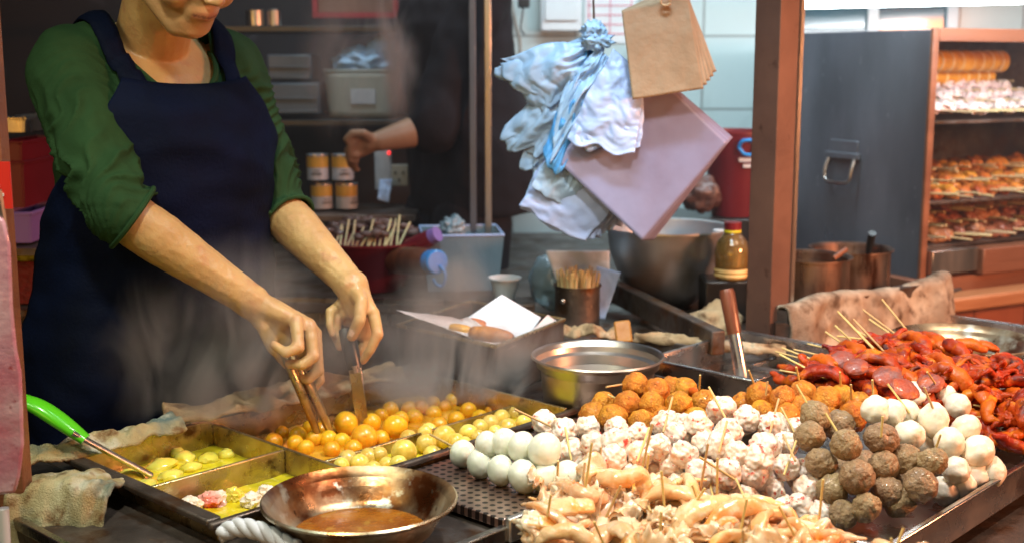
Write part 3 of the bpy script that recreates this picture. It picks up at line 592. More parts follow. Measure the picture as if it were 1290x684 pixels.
# --- squid heap
def wiggle(pts, rs, n=10, flat=1, seed=0, bump=.0):
    P = catmull(pts, 7); m = MB(); k = len(P); rr = []
    for i in range(k):
        t = i / (k - 1) * (len(rs) - 1); a = int(min(t, len(rs) - 2)); r = rs[a] + (rs[a + 1] - rs[a]) * (t - a)
        rr.append(r * (1 + bump * noise.noise(V((i * .9, seed, 0)))))
    m.tube(P, rr, n, flat=flat); return m
def squid_variants():
    out = []
    for s in range(12):
        rnd = random.Random(s + 3); kind = s % 6
        if kind == 0:   # long curled strip
            m = wiggle([(-.045, 0, -.012), (-.03, .01, .008), (0, .014 * rnd.uniform(.5, 1.3), .017), (.025, .0, .010), (.044, -.012, -.01)], [.004, .009, .0105, .009, .004], 12, .6, s, .2)
        elif kind == 1:  # ring
            P = [V((.021 * math.cos(a), .017 * math.sin(a), .005 * math.sin(2 * a + s))) for a in [2 * math.pi * k / 26 for k in range(26)]]
            m = MB(); m.tube(P, .0075, 10, closed=True, flat=1.1)
        elif kind == 2:  # thin tentacles from a knot
            m = MB(); m.blob((0, 0, 0), (.015, .013, .011), 3, .3, 2, s)
            for q in range(4):
                a = q * 1.5 + rnd.random(); d = V((math.cos(a), math.sin(a), 0)); w = wiggle([(0, 0, 0), d * .02 + V((0, 0, .012)), d * .036 + V((0, 0, .002)), d * .05 + V((d.y * .012, -d.x * .012, -.006))], [.006, .005, .0035, .0015], 8, 1, q)
                m.add(w.v, w.f)
        elif kind == 3:  # frilled lump
            m = MB(); m.blob((0, 0, 0), (.027, .018, .015), 4, .5, 3.2, s)
        elif kind == 5:  # broad frilled sheet
            m = MB()
            def fs_(a_, b_, s=s): x_ = (a_ - .5) * .075; y_ = (b_ - .5) * .036 * (1 + .3 * math.sin(a_ * 5 + s)); return V((x_, y_ + .004 * math.sin(a_ * 24), .016 * math.cos(x_ * 38 + s) + .012 * math.cos(b_ * 5 + a_ * 3) + (.005 * math.sin(a_ * 46) if b_ > .8 or b_ < .2 else 0)))
            m.grid(fs_, 34, 14); n0 = len(m.v); m.add([p - V((0, 0, .0045)) for p in m.v[:]], [tuple(reversed(f)) for f in m.f[:]]); ed = [i for i in range(34)] + [34 * j + 33 for j in range(1, 14)] + [34 * 13 + i for i in range(32, -1, -1)] + [34 * j for j in range(12, 0, -1)]
            m.f += [(ed[q], ed[(q + 1) % len(ed)], ed[(q + 1) % len(ed)] + n0, ed[q] + n0) for q in range(len(ed))]; m.m += [0] * len(ed)
        else:            # folded slab
            m = wiggle([(-.03, -.012, 0), (-.012, .0, .014), (.012, .004, .012), (.03, .016, -.004)], [.010, .013, .012, .007], 12, .55, s, .25)
        m.v = [p + V(noise.noise_vector(p * 95 + V((s, s, s)))) * .0020 + V(noise.noise_vector(p * 260)) * .0004 for p in m.v]
        out.append(m.mesh('squid_piece', M['squid'] if s % 2 == 0 else M['squid2'], True, None))
    return out
SQ = squid_variants()
GS = 'stewed squid skewers in the front tray'
LS = 'skewer of stewed orange and cream squid pieces in the front heap'
rnd = random.Random(11)
spots_ = []
for vv in [i * .064 for i in range(11)]:
    for uu in [i * .062 for i in range(7)]:
        u = .19 + uu + rnd.uniform(-.015, .015); v = .665 + vv * .86 + rnd.uniform(-.012, .012)
        spots_.append((u, v))
for i, (u, v) in enumerate(spots_):
    if v > 1.22 or u < .2 + max(0, (.72 - v)) * .8: continue
    if u > .5: continue
    if uv(u, v, .80).x / uv(u, v, .80).y * 1558 + 645 < 688: continue
    cz = .778 + .034 * math.sin(math.pi * min(max((u - .16) / .42, 0), 1)) + .018 * (1 - abs(v - .86) / .4) + rnd.uniform(0, .012)
    p = uv(u, v, cz)
    t = thing('squid_skewer', LS, 'skewer', p, 0, GS)
    for k in range(rnd.choice((2, 3, 3))):
        o = link('squid_piece', rnd.choice(SQ), None, t); o.location = (rnd.uniform(-.022, .022), rnd.uniform(-.022, .022), k * .006 - .006)
        o.rotation_euler = (rnd.uniform(-.6, .6), rnd.uniform(-.6, .6), rnd.uniform(0, 6.3)); s = rnd.uniform(1.0, 1.42); o.scale = (s, s, s)
    if i % 2 == 0:
        a = p + V((rnd.uniform(-.01, .01), rnd.uniform(-.01, .01), -.01)); put_stick(t, a, a + V((rnd.uniform(-.035, .035), rnd.uniform(-.02, .02), rnd.uniform(.05, .085))), .0017)
# big raised squid strips in the middle of the heap, one skewer each
for pts, rs, nm in [
 ([atz(694, 612, .832), atz(712, 612, .85), atz(735, 622, .858), atz(757, 628, .845), atz(765, 650, .82)], [.006, .011, .0125, .012, .007], 'thick pale orange squid strip arching at the left of the heap'),
 ([atz(742, 592, .838), atz(757, 600, .86), atz(780, 604, .868), atz(805, 597, .872), atz(812, 618, .85), atz(812, 645, .825)], [.008, .013, .014, .013, .011, .006], 'bright orange squid loop curling over the middle of the heap'),
 ([atz(820, 640, .82), atz(850, 626, .846), atz(880, 622, .846), atz(905, 640, .832), atz(918, 656, .82)], [.004, .0055, .006, .005, .003], 'thin pale squid arm looping to the right in the heap'),
 ([atz(955, 690, .79), atz(985, 672, .812), atz(1030, 668, .815), atz(1075, 678, .80), atz(1092, 690, .785)], [.005, .008, .009, .008, .005], 'long peach squid arm curving along the tray edge'),
 ([atz(902, 660, .805), atz(903, 640, .83), atz(910, 622, .85)], [.009, .0085, .004], 'upright peach tentacle stub with a rounded tip'),
 ([atz(790, 668, .815), atz(815, 660, .828), atz(840, 658, .826), atz(862, 655, .815)], [.006, .010, .010, .006], 'amber squid tube lying in the front of the heap')]:
    t = thing('squid_skewer', nm, 'squid skewer', pts[0]); w = wiggle(pts, rs, 14, .85, len(nm), .2)
    w.v = [p + V(noise.noise_vector(p * 90)) * .0028 + V(noise.noise_vector(p * 240)) * .001 for p in w.v]
    w.build('squid_piece', M['squid'] if 'orange' in nm or 'amber' in nm or 'arm curving' in nm else M['squid2'], t, sharp=None)
    a = pts[len(pts) // 2]; put_stick(t, a - V((0, 0, .012)), a + V((random.uniform(-.02, .02), .0, .07)), .0017)

# --- red glazed skewers
def red_variants():
    out = []
    for s in range(10):
        k = (0, 1, 0, 2, 0, 1, 0, 0, 1, 2)[s]
        if k == 0: # knobbly twisted sausage
            m = MB(); P = []; rr = []
            for i in range(40):
                t = i / 39; P.append((t * .10 - .05, .005 * math.sin(t * 7 + s), .006 * math.cos(t * 6 + s))); rr.append((.0075 + .0030 * abs(math.sin(t * (11 + s) + s))) * max(.3, math.sin(math.pi * (t * .96 + .02)) ** .3))
            m.tube(P, rr, 14)
        elif k == 1: # curled squid body
            m = wiggle([(-.04, .0, 0), (-.02, .012, .012), (.01, .0, .015), (.03, -.012, .004), (.042, .002, -.006)], [.006, .014, .013, .010, .003], 14, .75, s, .2)
        else: # lump with little arms
            m = MB(); m.blob((0, 0, 0), (.022, .017, .013), 4, .4, 2.8, s)
            for q in range(3):
                a = q * 2.1 + s; d = V((math.cos(a), math.sin(a), 0)); w = wiggle([(0, 0, 0), d * .02 + V((0, 0, .008)), d * .034 + V((0, 0, .012)), d * .04 + V((d.y * .012, -d.x * .012, .004))], [.008, .006, .004, .0015], 8)
                m.add(w.v, w.f)
        m.v = [p + V(noise.noise_vector(p * 80 + V((s, 0, s)))) * .0030 + V(noise.noise_vector(p * 200)) * .0014 for p in m.v]
        out.append(m.mesh('glazed_piece', M['red_or'] if s % 3 == 1 else M['red'], True, None))
    return out
RV = red_variants()
GR = 'red glazed skewers heaped at the right'
rnd = random.Random(5)
PIX = []
for row, (y0, y1, xa, xb, n, zz) in enumerate([(432, 440, 1118, 1180, 3, .915), (447, 452, 1075, 1215, 6, .91), (464, 470, 1030, 1300, 11, .905), (482, 484, 1020, 1320, 12, .892), (500, 506, 1085, 1325, 10, .875), (518, 528, 1120, 1330, 8, .858), (540, 548, 1215, 1340, 5, .842), (470, 470, 1040, 1060, 2, .9), (556, 562, 1262, 1340, 3, .83)]):
    for i in range(n):
        f = i / max(1, n - 1); PIX.append((xa + (xb - xa) * f + rnd.uniform(-6, 6), y0 + (y1 - y0) * f + rnd.uniform(-4, 4), zz + rnd.uniform(-.006, .006)))
for i, (a, b, z) in enumerate(PIX):
    p = atz(a, b, z); t = thing('glazed_skewer', 'skewer of red glazed squid and sausage in the right heap', 'skewer', p, 0, GR)
    d = (W * rnd.uniform(.7, 1.2) + U * rnd.uniform(-.5, .7)).normalized(); rz = math.atan2(d.y, d.x)
    for k in range(3):
        o = link('glazed_piece', rnd.choice(RV), None, t); o.location = d * (k * .022 - .022) + V((-d.y, d.x, 0)) * (k - 1) * .016 + V((0, 0, rnd.uniform(-.006, .010))); o.rotation_euler = (rnd.uniform(-.5, .5), rnd.uniform(-.25, .25), rz + rnd.uniform(-.35, .35)); s = rnd.uniform(.8, 1.08); o.scale = (s, s, s)
    if i % 3 == 0: put_stick(t, p + d * .05, p - d * .09 + V((0, 0, .012)), .0016)
for (a, b, z, r, nm) in [(1062, 453, .93, .021, 'round flat brownish slice at the left top of the red heap'), (1078, 462, .925, .020, 'dark purplish slice at the left of the red heap'), (1118, 474, .918, .024, 'wide glossy purple-red slice in the middle of the red heap'), (1140, 490, .912, .024, 'shiny lilac brown slice above the white balls'), (1172, 483, .905, .022, 'curled purple slice right of the middle of the red heap')]:
    m_ = MB(); m_.blob((0, 0, 0), (r, r * .85, .006), 4, .12, 1.6, a); o = m_.build('glazed_slice', M['purple']); o.location = atz(a, b, z); o.rotation_euler = (R(38), R(rnd.uniform(-15, 15)), rnd.uniform(-.6, .4)); tag(o, nm, 'meat slice')
# free sticks poking out of the red heap, each skewer with one hidden red piece
for (x0, y0, x1, y1) in [(1055, 392, 1110, 450), (1075, 402, 1118, 447), (1087, 390, 1138, 428), (1078, 416, 1125, 440), (1111, 377, 1150, 425), (1040, 418, 1072, 440), (1052, 410, 1090, 445), (1095, 402, 1140, 433), (1063, 400, 1108, 446), (985, 438, 1030, 455), (982, 446, 1020, 466), (1000, 440, 1045, 450)]:
    p = atz(x1, y1, .915); q = aty(x0, y0, p.y + .05); t = thing('glazed_skewer', 'bare bamboo end of a red skewer slanting up over the grey towel', 'skewer', p, 0, 'bamboo skewer ends above the red heap'); put_stick(t, p + (p - q).normalized() * .03, q, .0018)
    o = link('glazed_piece', rnd.choice(RV), None, t); o.location = (0.02, -.02, -.012); o.rotation_euler = (0, 0, rnd.uniform(-1, 0))
# ================================================================== people
def capsule(mb, a, b, ra, rb, n=20, k=6):
    a = V(a); b = V(b); d = b - a; L = max(d.length, 1e-5); d = d / L
    x = d.orthogonal().normalized(); y = d.cross(x); prof = []
    for i in range(k + 1): t = math.pi / 2 * (1 - i / k); prof.append((ra * math.cos(t) + 1e-5, -ra * math.sin(t)))
    for i in range(k + 1): t = math.pi / 2 * i / k; prof.append((rb * math.cos(t) + 1e-5, L + rb * math.sin(t)))
    vs = [a + d * h + (x * math.cos(2 * math.pi * j / n) + y * math.sin(2 * math.pi * j / n)) * r for r, h in prof for j in range(n)]
    m = len(prof); fs = [(i * n + j, i * n + (j + 1) % n, (i + 1) * n + (j + 1) % n, (i + 1) * n + j) for i in range(m - 1) for j in range(n)]
    fs += [tuple(range(n - 1, -1, -1)), tuple((m - 1) * n + j for j in range(n))]
    mb.add(vs, fs)
def chain(mb, pts, rs):
    for i in range(len(pts) - 1): capsule(mb, pts[i], pts[i + 1], rs[i], rs[i + 1])
def remesh(mb, voxel, smooth, fac=.5):
    me = bpy.data.meshes.new('tmp'); me.from_pydata([tuple(v) for v in mb.v], [], mb.f); o = bpy.data.objects.new('tmp', me); COL.objects.link(o)
    m = o.modifiers.new('r', 'REMESH'); m.mode = 'VOXEL'; m.voxel_size = voxel
    s = o.modifiers.new('s', 'SMOOTH'); s.factor = fac; s.iterations = smooth
    dg = bpy.context.evaluated_depsgraph_get(); ev = o.evaluated_get(dg); out = bpy.data.meshes.new_from_object(ev)
    bpy.data.objects.remove(o); return out
def loft(mb, secs, cen, Fv, Lv, off=0, n=40, pw=2.3):
    vs = []
    for (z, fo, a, b) in secs:
        for k in range(n):
            th = 2 * math.pi * k / n; c, s = math.cos(th), math.sin(th)
            c = math.copysign(abs(c) ** (2 / pw), c); s = math.copysign(abs(s) ** (2 / pw), s)
            vs.append(V((cen.x, cen.y, z)) + Fv * (fo + (b + off) * c) + Lv * ((a + off) * s))
    m = len(secs); fs = [(i * n + j, i * n + (j + 1) % n, (i + 1) * n + (j + 1) % n, (i + 1) * n + j) for i in range(m - 1) for j in range(n)]
    fs += [tuple(range(n - 1, -1, -1)), tuple((m - 1) * n + j for j in range(n))]; mb.add(vs, fs)
def hand(mb, wrist, mcps, fingers, thumb, fr=.0097, wr=.028, fill=()):
    for a_, b_, ra_, rb_ in fill: capsule(mb, a_, b_, ra_, rb_)
    """palm filled with capsules from the wrist to each knuckle; every finger its own chain"""
    for i, k in enumerate(mcps): capsule(mb, wrist + (k - wrist) * .12, k, wr * .80, .0118)
    for i in range(len(mcps) - 1): capsule(mb, mcps[i], mcps[i + 1], .0112, .0108)
    mid = (mcps[0] + mcps[-1]) / 2; capsule(mb, wrist, wrist.lerp(mid, .55), wr * .9, .021)
    for f, sc in zip(fingers, (1.0, 1.03, .97, .84)):
        chain(mb, f, [fr * 1.18 * sc, fr * 1.03 * sc, fr * .90 * sc, fr * .76 * sc][:len(f)])
        for j in (1,): capsule(mb, f[j], f[j] + V((0, 0, .0005)), fr * 1.10 * sc, fr * 1.10 * sc)
    chain(mb, thumb, [.0155, .0115, .0110, .0092][:len(thumb)])
def head(mb, C, f, up, S=1.0):
    f = f.normalized(); up = (up - f * up.dot(f)).normalized(); rt = f.cross(up).normalized()
    Mx = Matrix((rt, f, up)).transposed()
    def P(x, y, z): return C + (rt * x + f * y + up * z) * S
    _b, _c = mb.blob, globals()['capsule']
    class _S:
        def blob(s_, c, r, *a): return _b(c, tuple(q * S for q in r), *a)
    mb0, mb = mb, _S()
    def capsule(m_, a, b, ra, rb): _c(mb0, a, b, ra * S, rb * S)
    mb.blob(P(0, -.015, .035), (.074, .092, .085), 4, 0, 1, 0, Mx)
    mb.blob(P(0, .012, -.02), (.064, .075, .082), 4, 0, 1, 0, Mx)
    mb.blob(P(0, .042, -.074), (.043, .040, .036), 4, 0, 1, 0, Mx)          # lower jaw
    capsule(mb, P(-.052, -.004, -.048), P(-.018, .050, -.088), .024, .022); capsule(mb, P(.052, -.004, -.048), P(.018, .050, -.088), .024, .022)
    mb.blob(P(0, .058, -.088), (.030, .024, .020), 3, 0, 1, 0, Mx); mb.blob(P(0, .066, -.070), (.026, .016, .018), 3, 0, 1, 0, Mx)           # chin
    mb.blob(P(0, .074, -.050), (.030, .015, .026), 3, 0, 1, 0, Mx)           # muzzle
    for s in (-1, 1):
        mb.blob(P(s * .036, .060, -.012), (.024, .022, .020), 3, 0, 1, 0, Mx)  # cheek
        mb.blob(P(s * .031, .070, .034), (.020, .012, .008), 3, 0, 1, 0, Mx)   # brow
        mb.blob(P(s * .030, .070, .018), (.0125, .0115, .0095), 3, 0, 1, 0, Mx)  # eye
        mb.blob(P(s * .0725, -.006, .002), (.007, .018, .030), 3, .2, 3, s, Mx)   # ear
        mb.blob(P(s * .011, .096, -.022), (.0075, .010, .0065), 3, 0, 1, 0, Mx)   # nostril wing
    capsule(mb, P(0, .082, .026), P(0, .104, -.018), .006, .0095)
    capsule(mb, P(-.015, .0865, -.0480), P(0, .0915, -.0462), .0034, .0044); capsule(mb, P(.015, .0865, -.0480), P(0, .0915, -.0462), .0034, .0044)
    capsule(mb, P(-.012, .0855, -.0565), P(0, .0900, -.0575), .0036, .0048); capsule(mb, P(.012, .0855, -.0565), P(0, .0900, -.0575), .0036, .0048)
    return P, rt, f, up
def paint(me, fn):
    ca = me.color_attributes.new('paint', 'FLOAT_COLOR', 'POINT')
    for i, v in enumerate(me.vertices): ca.data[i].color = fn(v.co)

# ---------------------------------------------------------------- the cook
Fv = V((.70, -.714, 0)).normalized(); Lv = V((.714, .70, 0)).normalized()
CC = V((-.612, 2.155, 0))
SEC = [(.74, -.06, .200, .145), (.84, -.06, .212, .152), (.93, -.055, .208, .150), (1.03, -.04, .186, .138), (1.12, -.02, .172, .130), (1.20, -.003, .170, .130), (1.28, .005, .168, .130), (1.34, .0, .166, .118), (1.395, -.012, .160, .096), (1.43, -.022, .138, .074), (1.46, -.03, .098, .056), (1.485, -.03, .055, .045)]
SR = CC - Lv * .152 + Fv * -.01 + V((0, 0, 1.400)); SL = CC + Lv * .140 + Fv * -.01 + V((0, 0, 1.402))
ER = aty(150, 266, 1.93); WR = aty(320, 381, 1.985); EL = aty(350, 262, 2.27); WL = aty(443, 360, 2.13)
NK = CC + V((0, 0, 1.452)) - Fv * .03; HC = V((-.514, 2.005, 1.582))
body = MB()
loft(body, SEC, CC, Fv, Lv, -.009)
capsule(body, NK - V((0, 0, .04)), HC + V((-.050, .060, -.03)), .064, .058); capsule(body, NK - V((0, 0, .05)), NK - V((0, 0, .01)), .085, .058)
P, hrt, hf, hup = head(body, HC, V((.68, -.60, -.58)), V((.25, -.25, .93)), 1.03)
for s in (-1, 1): body.blob(P(s * .040, .052, -.030), (.026, .024, .030), 3, 0, 1, 0, Matrix((hrt, hf, hup)).transposed())
for s, S_, E_, W_ in ((-1, SR, ER, WR), (1, SL, EL, WL)):
    m1 = S_.lerp(E_, .5); f1 = E_.lerp(W_, .28); f2 = E_.lerp(W_, .62)
    chain(body, [S_, m1, E_, f1, f2, W_], [.054, .046, .0410, .0425, .0350, .0270])
    side = (W_ - E_).normalized().cross(V((0, 1, 0))).normalized()
    capsule(body, E_.lerp(W_, .8), W_ + side * .006, .028, .0225); capsule(body, E_.lerp(W_, .8), W_ - side * .008, .028, .0235)
Q = aty
hand(body, WR, [Q(372, 403, 1.975), Q(389, 409, 1.995), Q(397, 420, 2.01), Q(398, 433, 2.025)],
 [[Q(373, 404, 1.97), Q(376, 437, 1.945), Q(360, 444, 1.935), Q(345, 434, 1.945)],
  [Q(390, 410, 1.985), Q(395, 449, 1.96), Q(380, 460, 1.95), Q(364, 458, 1.955)],
  [Q(397, 421, 2.005), Q(401, 466, 1.985), Q(388, 478, 1.975), Q(373, 475, 1.975)],
  [Q(399, 434, 2.025), Q(403, 479, 2.01), Q(394, 491, 2.005), Q(383, 489, 2.0)]],
 [WR.lerp(Q(335, 405, 1.99), .4), Q(332, 412, 1.975), Q(343, 436, 1.975), Q(362, 458, 1.985)],
 fill=[(WR, Q(352, 418, 2.005), .026, .026), (Q(345, 412, 2.0), Q(375, 440, 2.01), .024, .022), (Q(372, 420, 2.01), Q(385, 455, 2.015), .020, .016)])
hand(body, WL, [Q(468, 392, 2.10), Q(459, 388, 2.125), Q(446, 385, 2.14), Q(434, 381, 2.145)],
 [[Q(470, 394, 2.10), Q(476, 421, 2.085), Q(466, 441, 2.08), Q(457, 454, 2.085)],
  [Q(459, 390, 2.13), Q(464, 426, 2.15), Q(452, 447, 2.14), Q(440, 456, 2.125)],
  [Q(442, 386, 2.14), Q(424, 404, 2.125), Q(423, 422, 2.115), Q(428, 437, 2.11)],
  [Q(431, 381, 2.14), Q(416, 393, 2.115), Q(415, 408, 2.105), Q(419, 421, 2.10)]],
 [WL.lerp(Q(455, 378, 2.09), .4), Q(455, 380, 2.09), Q(453, 403, 2.075), Q(443, 424, 2.08)],
 fill=[(WL, Q(452, 388, 2.13), .030, .026), (Q(455, 392, 2.135), Q(455, 416, 2.145), .024, .018), (Q(440, 382, 2.14), Q(438, 400, 2.145), .020, .016)])
# legs, hidden below the counter
hipc = CC - Fv * .06
for s in (-1, 1):
    h = hipc + Lv * (.085 * s); chain(body, [h + V((0, 0, .80)), h + V((0, 0, .48)) + Fv * .01, h + V((0, 0, .12))], [.085, .056, .04]); capsule(body, h + V((0, 0, .085)), h + V((0, 0, .075)) + Fv * .12, .04, .032)
me = remesh(body, .0032, 3, .45)
lipc = [P(x, .092, -.0525) for x in (-.016, 0, .016)]
tips = [Q(345, 434, 1.945), Q(364, 458, 1.955), Q(373, 475, 1.975), Q(457, 454, 2.085), Q(428, 437, 2.11), Q(419, 421, 2.10)]
knk = [Q(376, 437, 1.945), Q(395, 449, 1.96), Q(373, 404, 1.97), Q(476, 421, 2.085), Q(424, 404, 2.125), Q(390, 410, 1.985)]
nail = Q(441, 420, 2.068)
def skinpaint(p):
    d = p - P(0, 0, 0)
    if d.length < .16:
        x, y, z = d.dot(hrt), d.dot(hf), d.dot(hup)
        x, z = x / 1.07, z / 1.07; k = (x / .0215) ** 2 + ((z + .0520) / .0095) ** 2
        if y > .05 and k < 1.3 and True:
            w = max(0, min(1, (1.3 - k) / .5)); line = abs(z + .0518) < .0020
            return (.14, .035, .03, .85 * w) if line else (.40, .14, .10, .55 * w)
        if y > .05 and abs(abs(x) - .030) < .016 and abs(z - .018) < .0035: return (.03, .018, .014, .9)
        if y > .05 and abs(abs(x) - .031) < .022 and abs(z - .040) < .004: return (.03, .018, .014, .8)
        if y > .02: return (.44, .24, .13, .45)  # front of the face tinted darker, shade put into the skin colour
    if (p - nail).length < .0075: return (.78, .52, .42, .8)
    for t_ in tips:
        q = (p - t_).length
        if q < .014: return (.60, .26, .17, .55 * (1 - q / .014))
    for t_ in knk:
        q = (p - t_).length
        if q < .016: return (.58, .23, .14, .6 * (1 - q / .016))
    return (0, 0, 0, 0)
bmh = bmesh.new(); bmh.from_mesh(me)
for _ in range(5): bmesh.ops.smooth_vert(bmh, verts=[v for v in bmh.verts if (v.co - HC).length < .135 and v.co.z > 1.44], factor=.5, use_axis_x=True, use_axis_y=True, use_axis_z=True)
bmh.to_mesh(me); bmh.free()
VE = [[WR.lerp(ER, .55) + V((.0, -.036, .012)), WR.lerp(ER, .25) + V((.004, -.03, .016)), Q(345, 388, 1.955), Q(368, 398, 1.945)], [WR.lerp(ER, .35) + V((-.01, -.03, -.006)), Q(332, 396, 1.95), Q(352, 402, 1.945)],
      [WL.lerp(EL, .5) + V((.01, -.036, .0)), WL.lerp(EL, .2) + V((.006, -.034, .004)), Q(460, 370, 2.09), Q(468, 384, 2.08)], [WL.lerp(EL, .3) + V((-.012, -.034, 0)), Q(446, 366, 2.09), Q(456, 376, 2.075)]]
VP = [q for v_ in VE for q in catmull(v_, 14)]
bmv = bmesh.new(); bmv.from_mesh(me); bmv.normal_update(); arms_ = [v for v in bmv.verts if .85 < v.co.z < 1.3 and (v.co - CC - V((0, 0, v.co.z))).dot(Fv) > .10 or (v.co - WR).length < .3]
for v in arms_:
    dmin = min((Vector((v.co.x - q.x, (v.co.y - q.y) * .25, v.co.z - q.z))).length for q in VP)
    if dmin < .006: v.co += v.normal * .0013 * (1 - dmin / .006)
    v.co += v.normal * (.0007 * noise.noise(v.co * 60) + .0005 * noise.noise(v.co * 140))
bmv.to_mesh(me); bmv.free()
paint(me, skinpaint); me.materials.clear(); me.materials.append(M['skin'])
for p_ in me.polygons: p_.use_smooth = True
cook = thing('person', 'person in green rolled-sleeve top and navy bib apron stirring the vat with two utensils', 'person', V((CC.x, CC.y, 0)))
def put(name, me, m, parent):
    off = V(parent.location)
    for v in me.vertices: v.co -= off
    me.materials.clear(); me.materials.append(m)
    for p_ in me.polygons: p_.use_smooth = True
    return link(name, me, None, parent)
put('body', me, M['skin'], cook)
# shirt
sh = MB(); loft(sh, SEC, CC, Fv, Lv, .004)
for s, S_, E_, W_ in ((-1, SR, ER, WR), (1, SL, EL, WL)):
    m1 = S_.lerp(E_, .5); chain(sh, [S_ + V((0, 0, .004)), m1, E_, E_.lerp(W_, .42)], [.069, .061, .0525, .047])
    chain(sh, [S_ + V((0, 0, .0)), S_.lerp(NK, .5) + V((0, 0, .012)), NK - V((0, 0, .01))], [.06, .062, .066])
capsule(sh, NK - V((0, 0, .05)), NK, .10, .07)
me = remesh(sh, .0044, 7, .5)
bm = bmesh.new(); bm.from_mesh(me)
def scoop(p):
    d = p - NK; a = d.dot(Lv) / .086; b = (d.dot(Fv) - .026) / .112
    return (abs(a) ** 2.6 + abs(b) ** 2.6) ** (2 / 2.6) if p.z > 1.33 else 9
def cutdist(p, E_, W_, k): # >0 beyond the cuff
    d = (W_ - E_).normalized(); return (p - E_.lerp(W_, k)).dot(d) if (p - E_).length < .16 else -1
def cuff(p):
    best = -1
    for E_, W_, k in ((ER, WR, .10), (EL, WL, .16)):
        ax = W_ - E_; L0 = ax.length; ax = ax / L0; t = (p - E_).dot(ax); rad = ((p - E_) - ax * t).length
        if t > 0 and rad < .078: best = max(best, t - L0 * k)
    return best
kill = [v for v in bm.verts if scoop(v.co) < 1 or cuff(v.co) > 0 or v.co.z < .93]
for v in bm.verts:
    if v.co.z < 1.10: q_ = v.co - CC; q_.z = 0; v.co -= q_.normalized() * .012 * min(1, (1.10 - v.co.z) / .08)
bmesh.ops.delete(bm, geom=kill, context='VERTS'); bm.normal_update()
for v in bm.verts:
    if v.is_boundary:
        s = scoop(v.co)
        if 1 <= s < 1.35:
            d = v.co - NK - Fv * .026; h = V((d.x, d.y, 0)); v.co -= h * (1 - 1 / math.sqrt(s))
        c_ = cuff(v.co)
        if -.010 < c_ < 0:
            E_, W_ = (ER, WR) if (v.co - ER).length < (v.co - EL).length else (EL, WL); v.co -= (W_ - E_).normalized() * c_
moves = []
for v in bm.verts:
    p = v.co; d = 0
    for S_, E_, W_ in ((SR, ER, WR), (SL, EL, WL)):
        ax = (E_ - S_); L0 = ax.length; ax = ax / L0; t = (p - S_).dot(ax); rad = ((p - S_) - ax * t).length
        if rad < .085 and -.08 < t < L0 + .07:
            q = p * 9; n1 = noise.noise(q); n2 = noise.noise(p * 22 + V((4, 0, 0)))
            ph = t / .031 + 3.4 * n1 + 1.0 * n2 + 1.5 * (((p - S_) - ax * t).normalized().x); w = min(1, max(0, (t / L0) * 1.1 + .15)) * max(0, min(1, (.09 - rad) / .025))
            w *= max(.15, min(1, (L0 * 1.10 + .0 - t) / .05)); d += w * (.0135 * (1 - abs(math.sin(ph * math.pi)) ** .7 * 1.6) * (.5 + .9 * noise.noise(p * 14 + V((0, 7, 0)))) + .0015 * n2)
    d += .0045 * noise.noise(p * 14 + V((1, 2, 3))) + .004 * (1 - 3 * abs(noise.noise(V((p.x * 14 + p.z * 10, p.y * 14, p.z * 5))))) * (1 if p.z > 1.2 else .5)
    moves.append((v, v.normal.copy() * d))
for v, m_ in moves: v.co += m_
bm.to_mesh(me); bm.free()
BV = BVHTree.FromPolygons([v.co.copy() for v in me.vertices], [tuple(p.vertices) for p in me.polygons])
o = put('shirt', me, M['green'], cook); sm = o.modifiers.new('s', 'SOLIDIFY'); sm.thickness = .0035; sm.offset = -1
# collar band round the neckline
cb = []
for k in range(64):
    a = 2 * math.pi * k / 64; p = NK + Lv * (.086 * math.copysign(abs(math.cos(a)) ** (2 / 2.6), math.cos(a))) + Fv * (.026 + .1120 * math.copysign(abs(math.sin(a)) ** (2 / 2.6), math.sin(a))); h = BV.ray_cast(V((p.x, p.y, 1.62)), V((0, 0, -1)))
    if h[0] is None or h[0].z < 1.33: h2 = BV.find_nearest(V((p.x, p.y, 1.41))); hp = h2[0]
    else: hp = h[0]
    cb.append(hp.copy())
for _ in range(3): cb = [(cb[i - 1] + cb[i] * 2 + cb[(i + 1) % 64]) / 4 for i in range(64)]
x = MB(); x.tube(cb, .0052, 8, closed=True); x.build('collar', M['green'], cook)
# rolled cuffs
for E_, W_, k, r in ((ER, WR, .10, .0455), (EL, WL, .16, .0445)):
    d = (W_ - E_).normalized(); c0 = E_.lerp(W_, k); xx = d.orthogonal().normalized(); yy = d.cross(xx)
    P_ = []
    for q in range(40):
        a = 2 * math.pi * q / 40; dr = xx * math.cos(a) + yy * math.sin(a); h = BV.ray_cast(c0 - d * .006 + dr * .09, -dr, .09); P_.append((h[0] if h[0] is not None else c0 + dr * r) + d * .003)
    x = MB(); x.tube(P_, .0045, 8, closed=True); x.build('cuff', M['green'], cook)
